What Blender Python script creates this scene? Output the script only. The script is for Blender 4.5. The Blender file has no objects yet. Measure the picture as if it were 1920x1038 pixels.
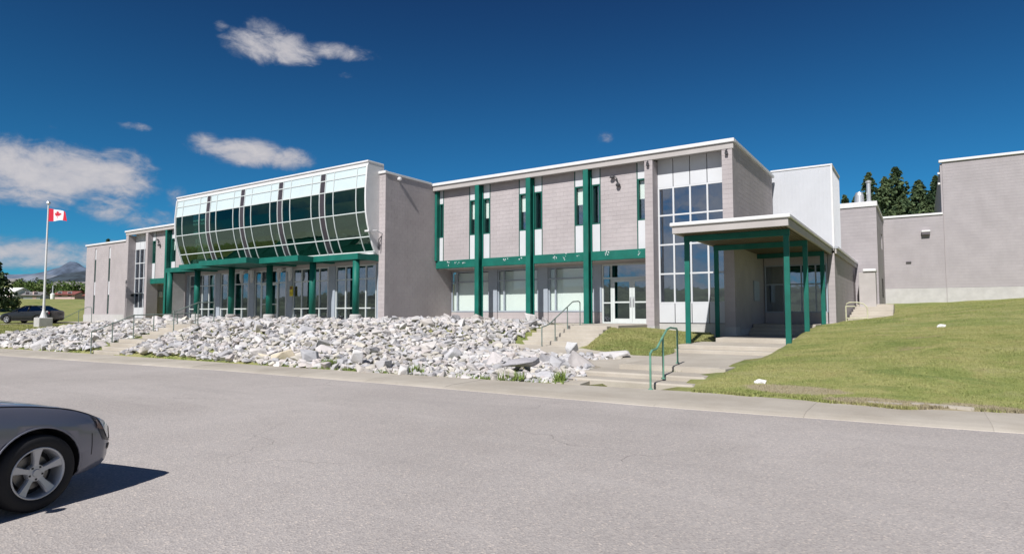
import bpy, bmesh, math, random
import numpy as np
from mathutils import Vector, Matrix, Euler
random.seed(7); RNG = np.random.RandomState(11)
R = math.radians
scene = bpy.context.scene
COL = scene.collection
# ---------------------------------------------------------------- camera
cam_d = bpy.data.cameras.new('camera'); cam = bpy.data.objects.new('camera', cam_d); COL.objects.link(cam)
cam_d.sensor_width = 36.0; cam_d.lens = 36.0*1150/1920; cam_d.clip_start = 0.1; cam_d.clip_end = 20000
PITCH = math.atan(68/1150); YAW = math.atan(765/1150)
cam.location = (0, 0, 1.65); cam.rotation_euler = (math.pi/2+PITCH, 0, YAW)
scene.camera = cam
# ---------------------------------------------------------------- light
SUNV = Vector((0.15, -1.0, 0.94)).normalized()
sun_d = bpy.data.lights.new('sun', 'SUN'); sun_d.energy = 4.4; sun_d.angle = R(0.53); sun_d.color = (1.0, 0.965, 0.93)
sun = bpy.data.objects.new('sun', sun_d); COL.objects.link(sun); sun.location = (0, -20, 40)
sun.rotation_euler = SUNV.to_track_quat('Z', 'Y').to_euler()
SUN_EL = math.asin(SUNV.z); SUN_AZ = math.atan2(SUNV.x, SUNV.y)

class NT:
    """tiny helper for node trees"""
    def __init__(s, tree): s.t = tree; s.n = tree.nodes; s.l = tree.links
    def new(s, typ, **kw):
        n = s.n.new(typ)
        for k, v in kw.items():
            if k in ('inputs',):
                for a, b in v.items(): n.inputs[a].default_value = b
            else: setattr(n, k, v)
        return n
    def link(s, a, b): s.l.new(a, b)
    def math(s, op, a, b=None, c=None, clamp=False):
        n = s.n.new('ShaderNodeMath'); n.operation = op; n.use_clamp = clamp
        for i, v in enumerate((a, b, c)):
            if v is None: continue
            if isinstance(v, (int, float)): n.inputs[i].default_value = v
            else: s.l.new(v, n.inputs[i])
        return n.outputs[0]
    def mix(s, fac, a, b, blend='MIX'):
        n = s.n.new('ShaderNodeMix'); n.data_type = 'RGBA'; n.blend_type = blend
        for sock, v in ((n.inputs[0], fac), (n.inputs[6], a), (n.inputs[7], b)):
            if isinstance(v, (int, float)): sock.default_value = v
            elif isinstance(v, (tuple, list)): sock.default_value = (*v[:3], 1)
            else: s.l.new(v, sock)
        return n.outputs[2]
    def noise(s, vec, scale, detail=4, rough=0.55, dist=0.0):
        n = s.n.new('ShaderNodeTexNoise'); n.inputs['Scale'].default_value = scale; n.inputs['Detail'].default_value = detail
        n.inputs['Roughness'].default_value = rough; n.inputs['Distortion'].default_value = dist
        if vec is not None: s.l.new(vec, n.inputs['Vector'])
        return n.outputs['Fac']
    def ramp(s, fac, stops):
        n = s.n.new('ShaderNodeValToRGB'); e = n.color_ramp.elements
        while len(e) < len(stops): e.new(0.5)
        for el, (p, c) in zip(e, stops):
            el.position = p; el.color = (*c, 1) if len(c) == 3 else c
        s.l.new(fac, n.inputs[0]); return n.outputs[0]
    def smooth(s, v, a, b):
        n = s.n.new('ShaderNodeMapRange'); n.interpolation_type = 'SMOOTHSTEP'
        n.inputs[1].default_value = a; n.inputs[2].default_value = b; s.l.new(v, n.inputs[0]); return n.outputs[0]

world = bpy.data.worlds.new('World'); scene.world = world; world.use_nodes = True
w = NT(world.node_tree); w.n.clear()
w_out = w.new('ShaderNodeOutputWorld'); w_bg = w.new('ShaderNodeBackground'); w_bg.inputs[1].default_value = 0.078
sky = w.new('ShaderNodeTexSky'); sky.sky_type = 'NISHITA'; sky.sun_disc = False
sky.sun_elevation = SUN_EL; sky.sun_rotation = SUN_AZ; sky.altitude = 1400; sky.air_density = 1.0; sky.dust_density = 0.25; sky.ozone_density = 3.2
# deep polarised blue of the mountain sky
g = w.new('ShaderNodeGamma'); w.link(sky.outputs[0], g.inputs[0]); g.inputs[1].default_value = 1.0
skyc = w.mix(1.0, g.outputs[0], (0.42, 0.62, 0.72), 'MULTIPLY')
tc = w.new('ShaderNodeTexCoord'); sep = w.new('ShaderNodeSeparateXYZ'); w.link(tc.outputs['Generated'], sep.inputs[0])
az = w.math('ARCTAN2', sep.outputs[0], sep.outputs[1]); el = w.math('ARCSINE', sep.outputs[2])
azd = w.math('MULTIPLY', az, 57.29578); eld = w.math('MULTIPLY', el, 57.29578)
# darker overhead, paler towards the horizon
deep = w.smooth(eld, 4.0, 37.0)
skyc = w.mix(deep, w.mix(1.0, skyc, (0.31, 0.93, 1.10), 'MULTIPLY'), w.mix(1.0, skyc, (0.24, 0.37, 0.58), 'MULTIPLY'))
comb = w.new('ShaderNodeCombineXYZ'); w.link(w.math('MULTIPLY', azd, 0.1), comb.inputs[0]); w.link(w.math('MULTIPLY', eld, 0.17), comb.inputs[1])
n1 = w.math('ADD', w.math('MULTIPLY', w.noise(comb.outputs[0], 1.9, 8, 0.62, 0.5), .72), w.math('MULTIPLY', w.noise(comb.outputs[0], 6.5, 8, 0.65, 0.8), .28)); n2 = w.noise(comb.outputs[0], 0.55, 3, 0.5)
def az_el(u, v):
    f = 1150.0; x = (u-960)/f; y = -(v-519)/f
    fw = Vector((-math.sin(YAW)*math.cos(PITCH), math.cos(YAW)*math.cos(PITCH), math.sin(PITCH)))
    rt = Vector((math.cos(YAW), math.sin(YAW), 0)); up = rt.cross(fw)
    d = (fw+rt*x+up*y).normalized()
    return math.degrees(math.atan2(d.x, d.y)), math.degrees(math.asin(d.z))
mask = None
CLOUDS = [(70, 320, 200, 62, 1.0), (215, 335, 85, 55, .8), (195, 385, 55, 32, .75), (-60, 310, 150, 70, 1.0), (455, 284, 95, 28, 1.0), (545, 298, 52, 24, .95), (390, 268, 38, 24, .8),
          (515, 90, 88, 36, .95), (500, 55, 42, 26, .8), (630, 97, 75, 18, .75), (450, 75, 40, 12, .6), (655, 142, 22, 9, .35), (332, 370, 22, 44, .5), (1130, 257, 26, 14, .42), (250, 237, 32, 9, .42), (415, 50, 16, 12, .4), (70, 235, 50, 9, .35),
          (90, 478, 330, 34, .85), (330, 415, 130, 24, .42), (-150, 470, 260, 40, .9), (560, 480, 160, 22, .7)]
for (u, v, ru, rv, a) in CLOUDS:
    a0, e0 = az_el(u, v); a1, _ = az_el(u+ru, v); _, e1 = az_el(u, v-rv)
    dx = w.math('DIVIDE', w.math('SUBTRACT', azd, a0), max(0.3, abs(a1-a0))); dy = w.math('DIVIDE', w.math('SUBTRACT', eld, e0), max(0.3, abs(e1-e0)))
    d2 = w.math('ADD', w.math('MULTIPLY', dx, dx), w.math('MULTIPLY', dy, dy))
    m = w.math('MULTIPLY', w.math('SUBTRACT', 1.0, w.math('MULTIPLY', d2, 0.62), clamp=True), a)
    mask = m if mask is None else w.math('MAXIMUM', mask, m)
# the same kind of fair-weather cumulus goes on round the rest of the horizon
far = w.math('MULTIPLY', w.smooth(w.math('ABSOLUTE', azd), 70.0, 100.0), w.math('MULTIPLY', w.smooth(eld, 34.0, 12.0), w.smooth(n2, 0.36, 0.50)))
mask = w.math('MAXIMUM', mask, w.math('MULTIPLY', far, 0.8))
dens = w.math('ADD', w.math('MULTIPLY', mask, 0.92), w.math('MULTIPLY', w.math('SUBTRACT', n1, 0.5), 2.1))
cl = w.smooth(dens, 0.20, 0.85)
cl = w.math('MULTIPLY', cl, w.smooth(mask, 0.0, 0.25))
cloud_c = w.ramp(dens, [(0.3, (2.3, 2.7, 3.6)), (0.70, (5.0, 4.95, 5.4)), (1.0, (6.4, 6.1, 6.2))])
skyc = w.mix(w.math('MULTIPLY', cl, 0.90), skyc, cloud_c)
w.link(skyc, w_bg.inputs[0]); w.link(w_bg.outputs[0], w_out.inputs[0])
vs = scene.view_settings; vs.view_transform = 'Standard'; vs.look = 'None'; vs.exposure = 0.35; vs.gamma = 1.0; vs.use_curve_mapping = False
scene.display_settings.display_device = 'sRGB'

# ---------------------------------------------------------------- mesh helpers
class MB:
    def __init__(s): s.v = []; s.f = []
    def face(s, pts):
        b = len(s.v); s.v += [tuple(p) for p in pts]; s.f.append(tuple(range(b, b+len(pts)))); return s
    def raw(s, v, f):
        b = len(s.v); s.v += [tuple(p) for p in v]; s.f += [tuple(i+b for i in q) for q in f]; return s
    def box(s, x0, x1, y0, y1, z0, z1):
        if x0 > x1: x0, x1 = x1, x0
        if y0 > y1: y0, y1 = y1, y0
        if z0 > z1: z0, z1 = z1, z0
        return s.raw([(x0,y0,z0),(x1,y0,z0),(x1,y1,z0),(x0,y1,z0),(x0,y0,z1),(x1,y0,z1),(x1,y1,z1),(x0,y1,z1)],
              [(0,3,2,1),(4,5,6,7),(0,1,5,4),(1,2,6,5),(2,3,7,6),(3,0,4,7)])
    def rbox(s, x0, x1, y0, y1, z0, z1, b=0.01):
        """box with chamfered edges"""
        c = Vector(((x0+x1)/2, (y0+y1)/2, (z0+z1)/2)); h = Vector((abs(x1-x0)/2, abs(y1-y0)/2, abs(z1-z0)/2)); b = min(b, min(h)*0.9)
        v = []; idx = {}
        for sx in (-1, 1):
            for sy in (-1, 1):
                for sz in (-1, 1):
                    for ax in range(3):
                        p = [h.x-b, h.y-b, h.z-b]; p[ax] = h[ax]
                        idx[(sx,sy,sz,ax)] = len(v); v.append((c.x+sx*p[0], c.y+sy*p[1], c.z+sz*p[2]))
        f = []
        for ax in range(3):
            o = [a for a in range(3) if a != ax]
            for sg in (-1, 1):
                q = []
                for (a, bb) in ((-1,-1),(1,-1),(1,1),(-1,1)):
                    k = [0,0,0]; k[ax] = sg; k[o[0]] = a; k[o[1]] = bb; q.append(idx[(*k, ax)])
                flip = (sg == 1) ^ (ax == 1)
                f.append(tuple(q if flip else q[::-1]))
        for ax in range(3):
            o = [a for a in range(3) if a != ax]
            for a in (-1, 1):
                for bb in (-1, 1):
                    k0 = [0,0,0]; k0[ax] = -1; k0[o[0]] = a; k0[o[1]] = bb; k1 = list(k0); k1[ax] = 1
                    f.append((idx[(*k0,o[0])], idx[(*k1,o[0])], idx[(*k1,o[1])], idx[(*k0,o[1])]))
        for sx in (-1, 1):
            for sy in (-1, 1):
                for sz in (-1, 1): f.append(tuple(idx[(sx,sy,sz,a)] for a in range(3)))
        return s.raw(v, f)
    def prism(s, poly, axis, a, b):
        """poly: 2D outline; axis 0/1/2 is the extrusion axis"""
        n = len(poly)
        def P(p, t):
            return {0: (t, p[0], p[1]), 1: (p[0], t, p[1]), 2: (p[0], p[1], t)}[axis]
        v = [P(p, a) for p in poly]+[P(p, b) for p in poly]
        f = [tuple(range(n))[::-1], tuple(range(n, 2*n))]+[(i, (i+1) % n, (i+1) % n+n, i+n) for i in range(n)]
        return s.raw(v, f)
    def tube(s, pts, r, n=8, caps=True, r1=None):
        pts = [Vector(p) for p in pts]; m = len(pts); rings = []
        for i, p in enumerate(pts):
            d = (pts[min(i+1, m-1)]-pts[max(i-1, 0)]).normalized()
            ref = Vector((0,0,1)) if abs(d.z) < 0.9 else Vector((1,0,0))
            a = d.cross(ref).normalized(); b = d.cross(a)
            rr = r if r1 is None else r+(r1-r)*i/(m-1)
            rings.append([tuple(p+(a*math.cos(t)+b*math.sin(t))*rr) for t in [2*math.pi*k/n for k in range(n)]])
        base = len(s.v)
        for rg in rings: s.v += rg
        for i in range(m-1):
            for k in range(n):
                s.f.append((base+i*n+k, base+(i+1)*n+k, base+(i+1)*n+(k+1) % n, base+i*n+(k+1) % n))
        if caps:
            s.f.append(tuple(base+k for k in range(n))); s.f.append(tuple(base+(m-1)*n+k for k in range(n))[::-1])
        return s
    def lathe(s, prof, cx, cy, n=16):
        base = len(s.v); m = len(prof)
        for (r, z) in prof:
            for k in range(n): s.v.append((cx+r*math.cos(2*math.pi*k/n), cy+r*math.sin(2*math.pi*k/n), z))
        for i in range(m-1):
            for k in range(n): s.f.append((base+i*n+k, base+i*n+(k+1) % n, base+(i+1)*n+(k+1) % n, base+(i+1)*n+k))
        s.f.append(tuple(base+k for k in range(n))[::-1]); s.f.append(tuple(base+(m-1)*n+k for k in range(n)))
        return s
    def rot(s, M, start=0):
        s.v = s.v[:start]+[tuple(M @ Vector(p)) for p in s.v[start:]]; return s

OFF = {}
def mesh_from(name, mb, smooth=False, fixn=True):
    me = bpy.data.meshes.new(name)
    me.from_pydata(mb.v, [], mb.f)
    if fixn and len(mb.f) < 60000:
        bm = bmesh.new(); bm.from_mesh(me); bmesh.ops.recalc_face_normals(bm, faces=bm.faces); bm.to_mesh(me); bm.free()
    if smooth: me.polygons.foreach_set('use_smooth', [True]*len(me.polygons))
    me.update(); return me
def obj(name, mb, mat, parent=None, smooth=False, fixn=True):
    """link the collected geometry as one mesh; coordinates are world ones (or the thing's own frame when the thing is local)"""
    a = np.array(mb.v, dtype=float); c = (a.min(0)+a.max(0))/2
    if parent is None: c[2] = a[:, 2].min()
    mb.v = [tuple(p) for p in (a-c)]
    me = mesh_from(name, mb, smooth, fixn)
    if mat: me.materials.append(mat)
    o = bpy.data.objects.new(name, me); COL.objects.link(o)
    off = OFF.get(parent.name, Vector((0,0,0))) if parent else Vector((0,0,0))
    o.location = Vector(c)-off
    if parent: o.parent = parent
    OFF[o.name] = Vector(c)
    return o
def tag(o, label=None, cat=None, group=None, kind=None):
    if label: o['label'] = label
    if cat: o['category'] = cat
    if group: o['group'] = group
    if kind: o['kind'] = kind
    return o
def thing(name, label, cat, loc, group=None, rotz=0, local=False):
    o = bpy.data.objects.new(name, None); COL.objects.link(o); o.location = loc; o.rotation_euler = (0, 0, rotz)
    o.empty_display_size = 0.3
    OFF[o.name] = Vector((0,0,0)) if local else Vector(loc)
    return tag(o, label, cat, group)
def kids(o): return [c for c in CHILD.get(o.name, [])]
def copy_tree(root, loc, rotz=0, scale=1.0, label=None, group=None):
    ch = {}
    for o in bpy.data.objects:
        if o.parent: ch.setdefault(o.parent.name, []).append(o)
    def rec(o, par):
        c = o.copy(); COL.objects.link(c)
        if par: c.parent = par
        for k in ch.get(o.name, []): rec(k, c)
        return c
    c = rec(root, None); c.location = loc; c.rotation_euler = (0, 0, rotz); c.scale = (scale,)*3
    if label: c['label'] = label
    if group: c['group'] = group
    return c

# ---------------------------------------------------------------- materials
def pbr(name, color, rough=0.7, metal=0.0, var=0.0, vscale=3.0, bump=0.0, bscale=40.0, spec=0.5, dirt=None, coat=0.0, obj_rand=0.0, detail=4):
    m = bpy.data.materials.new(name); m.use_nodes = True; t = NT(m.node_tree); b = t.n['Principled BSDF']
    b.inputs['Roughness'].default_value = rough; b.inputs['Metallic'].default_value = metal; b.inputs['Specular IOR Level'].default_value = spec
    b.inputs['Coat Weight'].default_value = coat
    co = t.new('ShaderNodeNewGeometry').outputs['Position']
    c = color
    col = None
    if var:
        n = t.noise(co, vscale, detail, 0.6)
        lo = tuple(x*(1-var) for x in color); hi = tuple(min(1, x*(1+var)) for x in color)
        col = t.mix(t.smooth(n, 0.3, 0.7), lo, hi)
    if obj_rand:
        oi = t.new('ShaderNodeObjectInfo').outputs['Random']
        f = t.math('ADD', 1-obj_rand, t.math('MULTIPLY', oi, 2*obj_rand))
        cc = t.new('ShaderNodeCombineColor')
        for i in range(3): t.link(f, cc.inputs[i])
        col = t.mix(1.0, col if col is not None else color, cc.outputs[0], 'MULTIPLY')
    if dirt:
        dc, amt, ds = dirt
        mp = t.new('ShaderNodeMapping'); mp.inputs['Scale'].default_value = (1, 1, 0.22); t.link(co, mp.inputs[0])
        dn = t.smooth(t.noise(mp.outputs[0], ds, 6, 0.65), 0.48, 0.78)
        col = t.mix(t.math('MULTIPLY', dn, amt), col if col is not None else color, dc)
    if col is not None: t.link(col, b.inputs['Base Color'])
    else: b.inputs['Base Color'].default_value = (*color, 1)
    if bump:
        bn = t.new('ShaderNodeBump'); bn.inputs['Strength'].default_value = bump; bn.inputs['Distance'].default_value = 0.02
        t.link(t.noise(co, bscale, 6, 0.65), bn.inputs['Height']); t.link(bn.outputs[0], b.inputs['Normal'])
    return m
def glass(name, tint, refl, rough=0.03, through=0.5, wob=0.0):
    """pane: part clear and tinted, part mirror, growing towards grazing angles"""
    m = bpy.data.materials.new(name); m.use_nodes = True; t = NT(m.node_tree); t.n.remove(t.n['Principled BSDF']); out = t.n['Material Output']
    tr = t.new('ShaderNodeBsdfTransparent'); tr.inputs[0].default_value = (*tint, 1)
    gl = t.new('ShaderNodeBsdfGlossy'); gl.inputs['Roughness'].default_value = rough; gl.inputs['Color'].default_value = (*refl[1], 1)
    lw = t.new('ShaderNodeLayerWeight'); lw.inputs[0].default_value = 0.35
    fac = t.math('ADD', refl[0], t.math('MULTIPLY', t.math('POWER', lw.outputs['Facing'], 3.0), 0.5), clamp=True)
    if wob:
        bn = t.new('ShaderNodeBump'); bn.inputs['Strength'].default_value = wob; bn.inputs['Distance'].default_value = 0.05
        t.link(t.noise(t.new('ShaderNodeNewGeometry').outputs['Position'], 1.3, 2), bn.inputs['Height']); t.link(bn.outputs[0], gl.inputs['Normal'])
    mx = t.new('ShaderNodeMixShader'); t.link(fac, mx.inputs[0]); t.link(tr.outputs[0], mx.inputs[1]); t.link(gl.outputs[0], mx.inputs[2]); t.link(mx.outputs[0], out.inputs[0])
    return m

M = {}
M['block'] = pbr('painted_block', (0.410, 0.374, 0.376), 0.85, var=0.06, vscale=0.9, bump=0.12, bscale=30, spec=0.2, dirt=((0.30, 0.275, 0.27), 0.30, 1.2), obj_rand=0.025)
M['block_gym'] = pbr('painted_block_gym', (0.372, 0.345, 0.355), 0.85, var=0.06, vscale=0.9, bump=0.12, bscale=30, spec=0.2, dirt=((0.26, 0.24, 0.245), 0.35, 0.8), obj_rand=0.025)
M['mortar_gym'] = pbr('painted_joint_gym', (0.345, 0.320, 0.33), 0.9, spec=0.1)
M['mortar'] = pbr('painted_joint', (0.385, 0.352, 0.354), 0.9, spec=0.1)
M['conc'] = pbr('smooth_concrete', (0.46, 0.45, 0.44), 0.9, var=0.07, vscale=2.0, bump=0.1, bscale=25, spec=0.2, dirt=((0.36, 0.33, 0.29), 0.35, 1.5))
M['fascia'] = pbr('fascia_paint', (0.41, 0.385, 0.37), 0.7, var=0.05, vscale=1.5, spec=0.3)
M['white_metal'] = pbr('white_cap_metal', (0.66, 0.66, 0.66), 0.45, var=0.04, vscale=2.0, spec=0.4, dirt=((0.55, 0.53, 0.5), 0.25, 1.0))
M['white_panel'] = pbr('white_infill_panel', (0.57, 0.585, 0.605), 0.5, var=0.03, vscale=1.0, spec=0.4)
M['box_white'] = pbr('white_cladding', (0.50, 0.515, 0.545), 0.5, var=0.03, vscale=1.0, spec=0.4)
M['bay_panel'] = pbr('pale_spandrel', (0.54, 0.64, 0.66), 0.25, var=0.03, vscale=0.7, spec=0.6)
M['frame'] = pbr('pale_aluminium', (0.56, 0.60, 0.59), 0.4, var=0.04, vscale=4, spec=0.5)
M['grey_frame'] = pbr('blue_grey_mullion', (0.33, 0.37, 0.42), 0.45, var=0.05, vscale=2, spec=0.5)
M['strip'] = pbr('charcoal_strip', (0.045, 0.038, 0.046), 0.4, spec=0.5)
M['green'] = pbr('green_paint', (0.006, 0.122, 0.092), 0.55, var=0.14, vscale=1.6, spec=0.3, bump=0.06, bscale=12, dirt=((0.035, 0.135, 0.115), 0.5, 1.8))
M['dkgreen'] = pbr('dark_green_trim', (0.007, 0.09, 0.07), 0.5, spec=0.4)
M['rail'] = pbr('rail_green_paint', (0.13, 0.29, 0.21), 0.55, var=0.2, vscale=6, spec=0.4)
M['railgrey'] = pbr('weathered_rail', (0.16, 0.20, 0.18), 0.6, var=0.25, vscale=5, spec=0.4)
M['railyellow'] = pbr('pale_yellow_rail', (0.52, 0.51, 0.36), 0.6, var=0.15, vscale=6, spec=0.4)
M['pane'] = glass('window_pane', (0.50, 0.56, 0.60), (0.34, (0.72, 0.80, 0.90)), 0.02, wob=0.04)
M['pane_gf'] = glass('ground_floor_pane', (0.60, 0.66, 0.70), (0.30, (0.75, 0.82, 0.90)), 0.02, wob=0.05)
M['pane_blind'] = glass('pane_before_blind', (0.95, 0.965, 0.955), (0.06, (0.9, 0.95, 1.0)), 0.02)
M['pane_bay_hi'] = glass('bay_pane', (0.18, 0.36, 0.32), (0.10, (0.35, 0.70, 0.58)), 0.02, wob=0.03)
M['pane_bay'] = glass('bay_tinted_pane', (0.24, 0.36, 0.31), (0.27, (0.42, 0.60, 0.50)), 0.03, wob=0.12)
M['blind'] = pbr('roller_blind', (0.78, 0.84, 0.815), 0.9, spec=0.1)
M['room'] = pbr('room_wall', (0.16, 0.17, 0.19), 0.9, var=0.2, vscale=0.8)
M['roomfloor'] = pbr('room_floor', (0.12, 0.10, 0.08), 0.6)
M['tan'] = pbr('tan_interior', (0.50, 0.30, 0.16), 0.8, var=0.15, vscale=0.8)
M['teal'] = pbr('teal_interior', (0.02, 0.22, 0.24), 0.6)
M['soffit'] = pbr('corrugated_soffit', (0.13, 0.105, 0.07), 0.6, var=0.1, vscale=2)
M['darkmetal'] = pbr('dark_lamp_metal', (0.05, 0.05, 0.055), 0.5)
M['galv'] = pbr('galvanised', (0.62, 0.63, 0.64), 0.35, metal=0.6, var=0.08, vscale=4)
M['yellow'] = pbr('yellow_sign', (0.75, 0.60, 0.03), 0.6)
M['signred'] = pbr('sign_brown_print', (0.20, 0.09, 0.02), 0.6)
M['vent'] = pbr('louvre', (0.10, 0.09, 0.10), 0.6)
M['rubber'] = pbr('tyre_rubber', (0.018, 0.018, 0.02), 0.75, spec=0.3)
M['tar'] = pbr('roof_membrane', (0.30, 0.29, 0.28), 0.9)
M['litter'] = pbr('white_litter', (0.8, 0.8, 0.8), 0.7)

def concrete_mat():
    m = bpy.data.materials.new('walk_concrete'); m.use_nodes = True; t = NT(m.node_tree); b = t.n['Principled BSDF']
    co = t.new('ShaderNodeNewGeometry').outputs['Position']
    a = t.noise(co, 0.7, 6, 0.65); f = t.noise(co, 60, 4, 0.7); st = t.noise(co, 2.6, 7, 0.7, 0.6)
    c = t.mix(t.smooth(a, 0.3, 0.7), (0.365, 0.328, 0.275), (0.455, 0.418, 0.360))
    c = t.mix(t.math('MULTIPLY', t.smooth(st, 0.56, 0.8), 0.40), c, (0.26, 0.225, 0.18))
    c = t.mix(t.math('MULTIPLY', t.smooth(f, 0.3, 0.8), 0.28), c, (0.62, 0.57, 0.50))
    oi = t.new('ShaderNodeObjectInfo').outputs['Random']; cc = t.new('ShaderNodeCombineColor'); fm = t.math('ADD', 0.93, t.math('MULTIPLY', oi, 0.12))
    for i in range(3): t.link(fm, cc.inputs[i])
    c = t.mix(1.0, c, cc.outputs[0], 'MULTIPLY')
    t.link(c, b.inputs['Base Color']); b.inputs['Roughness'].default_value = 0.92; b.inputs['Specular IOR Level'].default_value = 0.2
    bn = t.new('ShaderNodeBump'); bn.inputs['Strength'].default_value = 0.35; bn.inputs['Distance'].default_value = 0.01; t.link(t.noise(co, 35, 8, 0.7), bn.inputs['Height']); t.link(bn.outputs[0], b.inputs['Normal'])
    return m
M['walk'] = concrete_mat()
def asphalt_mat():
    m = bpy.data.materials.new('worn_asphalt'); m.use_nodes = True; t = NT(m.node_tree); b = t.n['Principled BSDF']
    co = t.new('ShaderNodeNewGeometry').outputs['Position']
    big = t.noise(co, 0.22, 5, 0.6, 0.4); mid = t.noise(co, 1.7, 5, 0.6)
    c = t.mix(t.smooth(big, 0.3, 0.7), (0.385, 0.355, 0.338), (0.455, 0.422, 0.404))
    c = t.mix(t.math('MULTIPLY', t.smooth(mid, 0.45, 0.75), 0.3), c, (0.350, 0.322, 0.308))
    vo = t.new('ShaderNodeTexVoronoi'); vo.inputs['Scale'].default_value = 62; t.link(co, vo.inputs['Vector'])
    sc_ = t.new('ShaderNodeSeparateColor'); t.link(vo.outputs['Color'], sc_.inputs[0])
    st = t.ramp(sc_.outputs[0], [(0.0, (0.62, 0.60, 0.60)), (0.35, (0.90, 0.90, 0.90)), (0.75, (1.05, 1.04, 1.02)), (0.93, (1.25, 1.20, 1.12)), (1.0, (1.7, 1.6, 1.45))])
    c = t.mix(0.55, c, st, 'MULTIPLY')
    fine = t.noise(co, 26, 6, 0.75)
    c = t.mix(t.math('MULTIPLY', t.smooth(fine, 0.5, 0.8), 0.45), c, (0.30, 0.278, 0.262))
    # long faint tyre sweeps and oil drips
    mp = t.new('ShaderNodeMapping'); mp.inputs['Scale'].default_value = (.10, .9, 1); mp.inputs['Rotation'].default_value = (0, 0, -.12); t.link(co, mp.inputs[0])
    c = t.mix(t.math('MULTIPLY', t.smooth(t.noise(mp.outputs[0], 1.0, 6, .6, .5), .52, .70), .30), c, (0.300, 0.278, 0.266))
    c = t.mix(t.math('MULTIPLY', t.smooth(t.noise(mp.outputs[0], 2.3, 5, .6, .3), .56, .72), .22), c, (0.520, 0.485, 0.460))
    ov = t.new('ShaderNodeTexVoronoi'); ov.inputs['Scale'].default_value = .8; t.link(co, ov.inputs['Vector'])
    spot = t.math('MULTIPLY', t.smooth(ov.outputs['Distance'], .16, .02), t.smooth(t.noise(co, .5, 2), .56, .62)); c = t.mix(t.math('MULTIPLY', spot, .35), c, (0.16, 0.15, 0.145))
    # fine wandering cracks
    v2 = t.new('ShaderNodeTexVoronoi'); v2.feature = 'DISTANCE_TO_EDGE'; v2.inputs['Scale'].default_value = 0.33
    dist = t.new('ShaderNodeVectorMath'); dist.operation = 'MULTIPLY_ADD'
    nn = t.new('ShaderNodeTexNoise'); nn.inputs['Scale'].default_value = 1.1; nn.inputs['Detail'].default_value = 7; t.link(co, nn.inputs['Vector'])
    t.link(nn.outputs['Color'], dist.inputs[0]); dist.inputs[1].default_value = (1.2, 1.2, 0); t.link(co, dist.inputs[2]); t.link(dist.outputs[0], v2.inputs['Vector'])
    crack = t.math('MULTIPLY', t.smooth(v2.outputs['Distance'], 0.0045, 0.0), t.smooth(t.noise(co, 0.35, 2), 0.52, 0.6))
    c = t.mix(t.math('MULTIPLY', crack, 0.55), c, (0.12, 0.11, 0.10))
    t.link(c, b.inputs['Base Color']); b.inputs['Roughness'].default_value = 0.85; b.inputs['Specular IOR Level'].default_value = 0.3
    bn = t.new('ShaderNodeBump'); bn.inputs['Strength'].default_value = 0.6; bn.inputs['Distance'].default_value = 0.006; t.link(vo.outputs['Distance'], bn.inputs['Height']); t.link(bn.outputs[0], b.inputs['Normal'])
    return m
M['asphalt'] = asphalt_mat()
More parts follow.
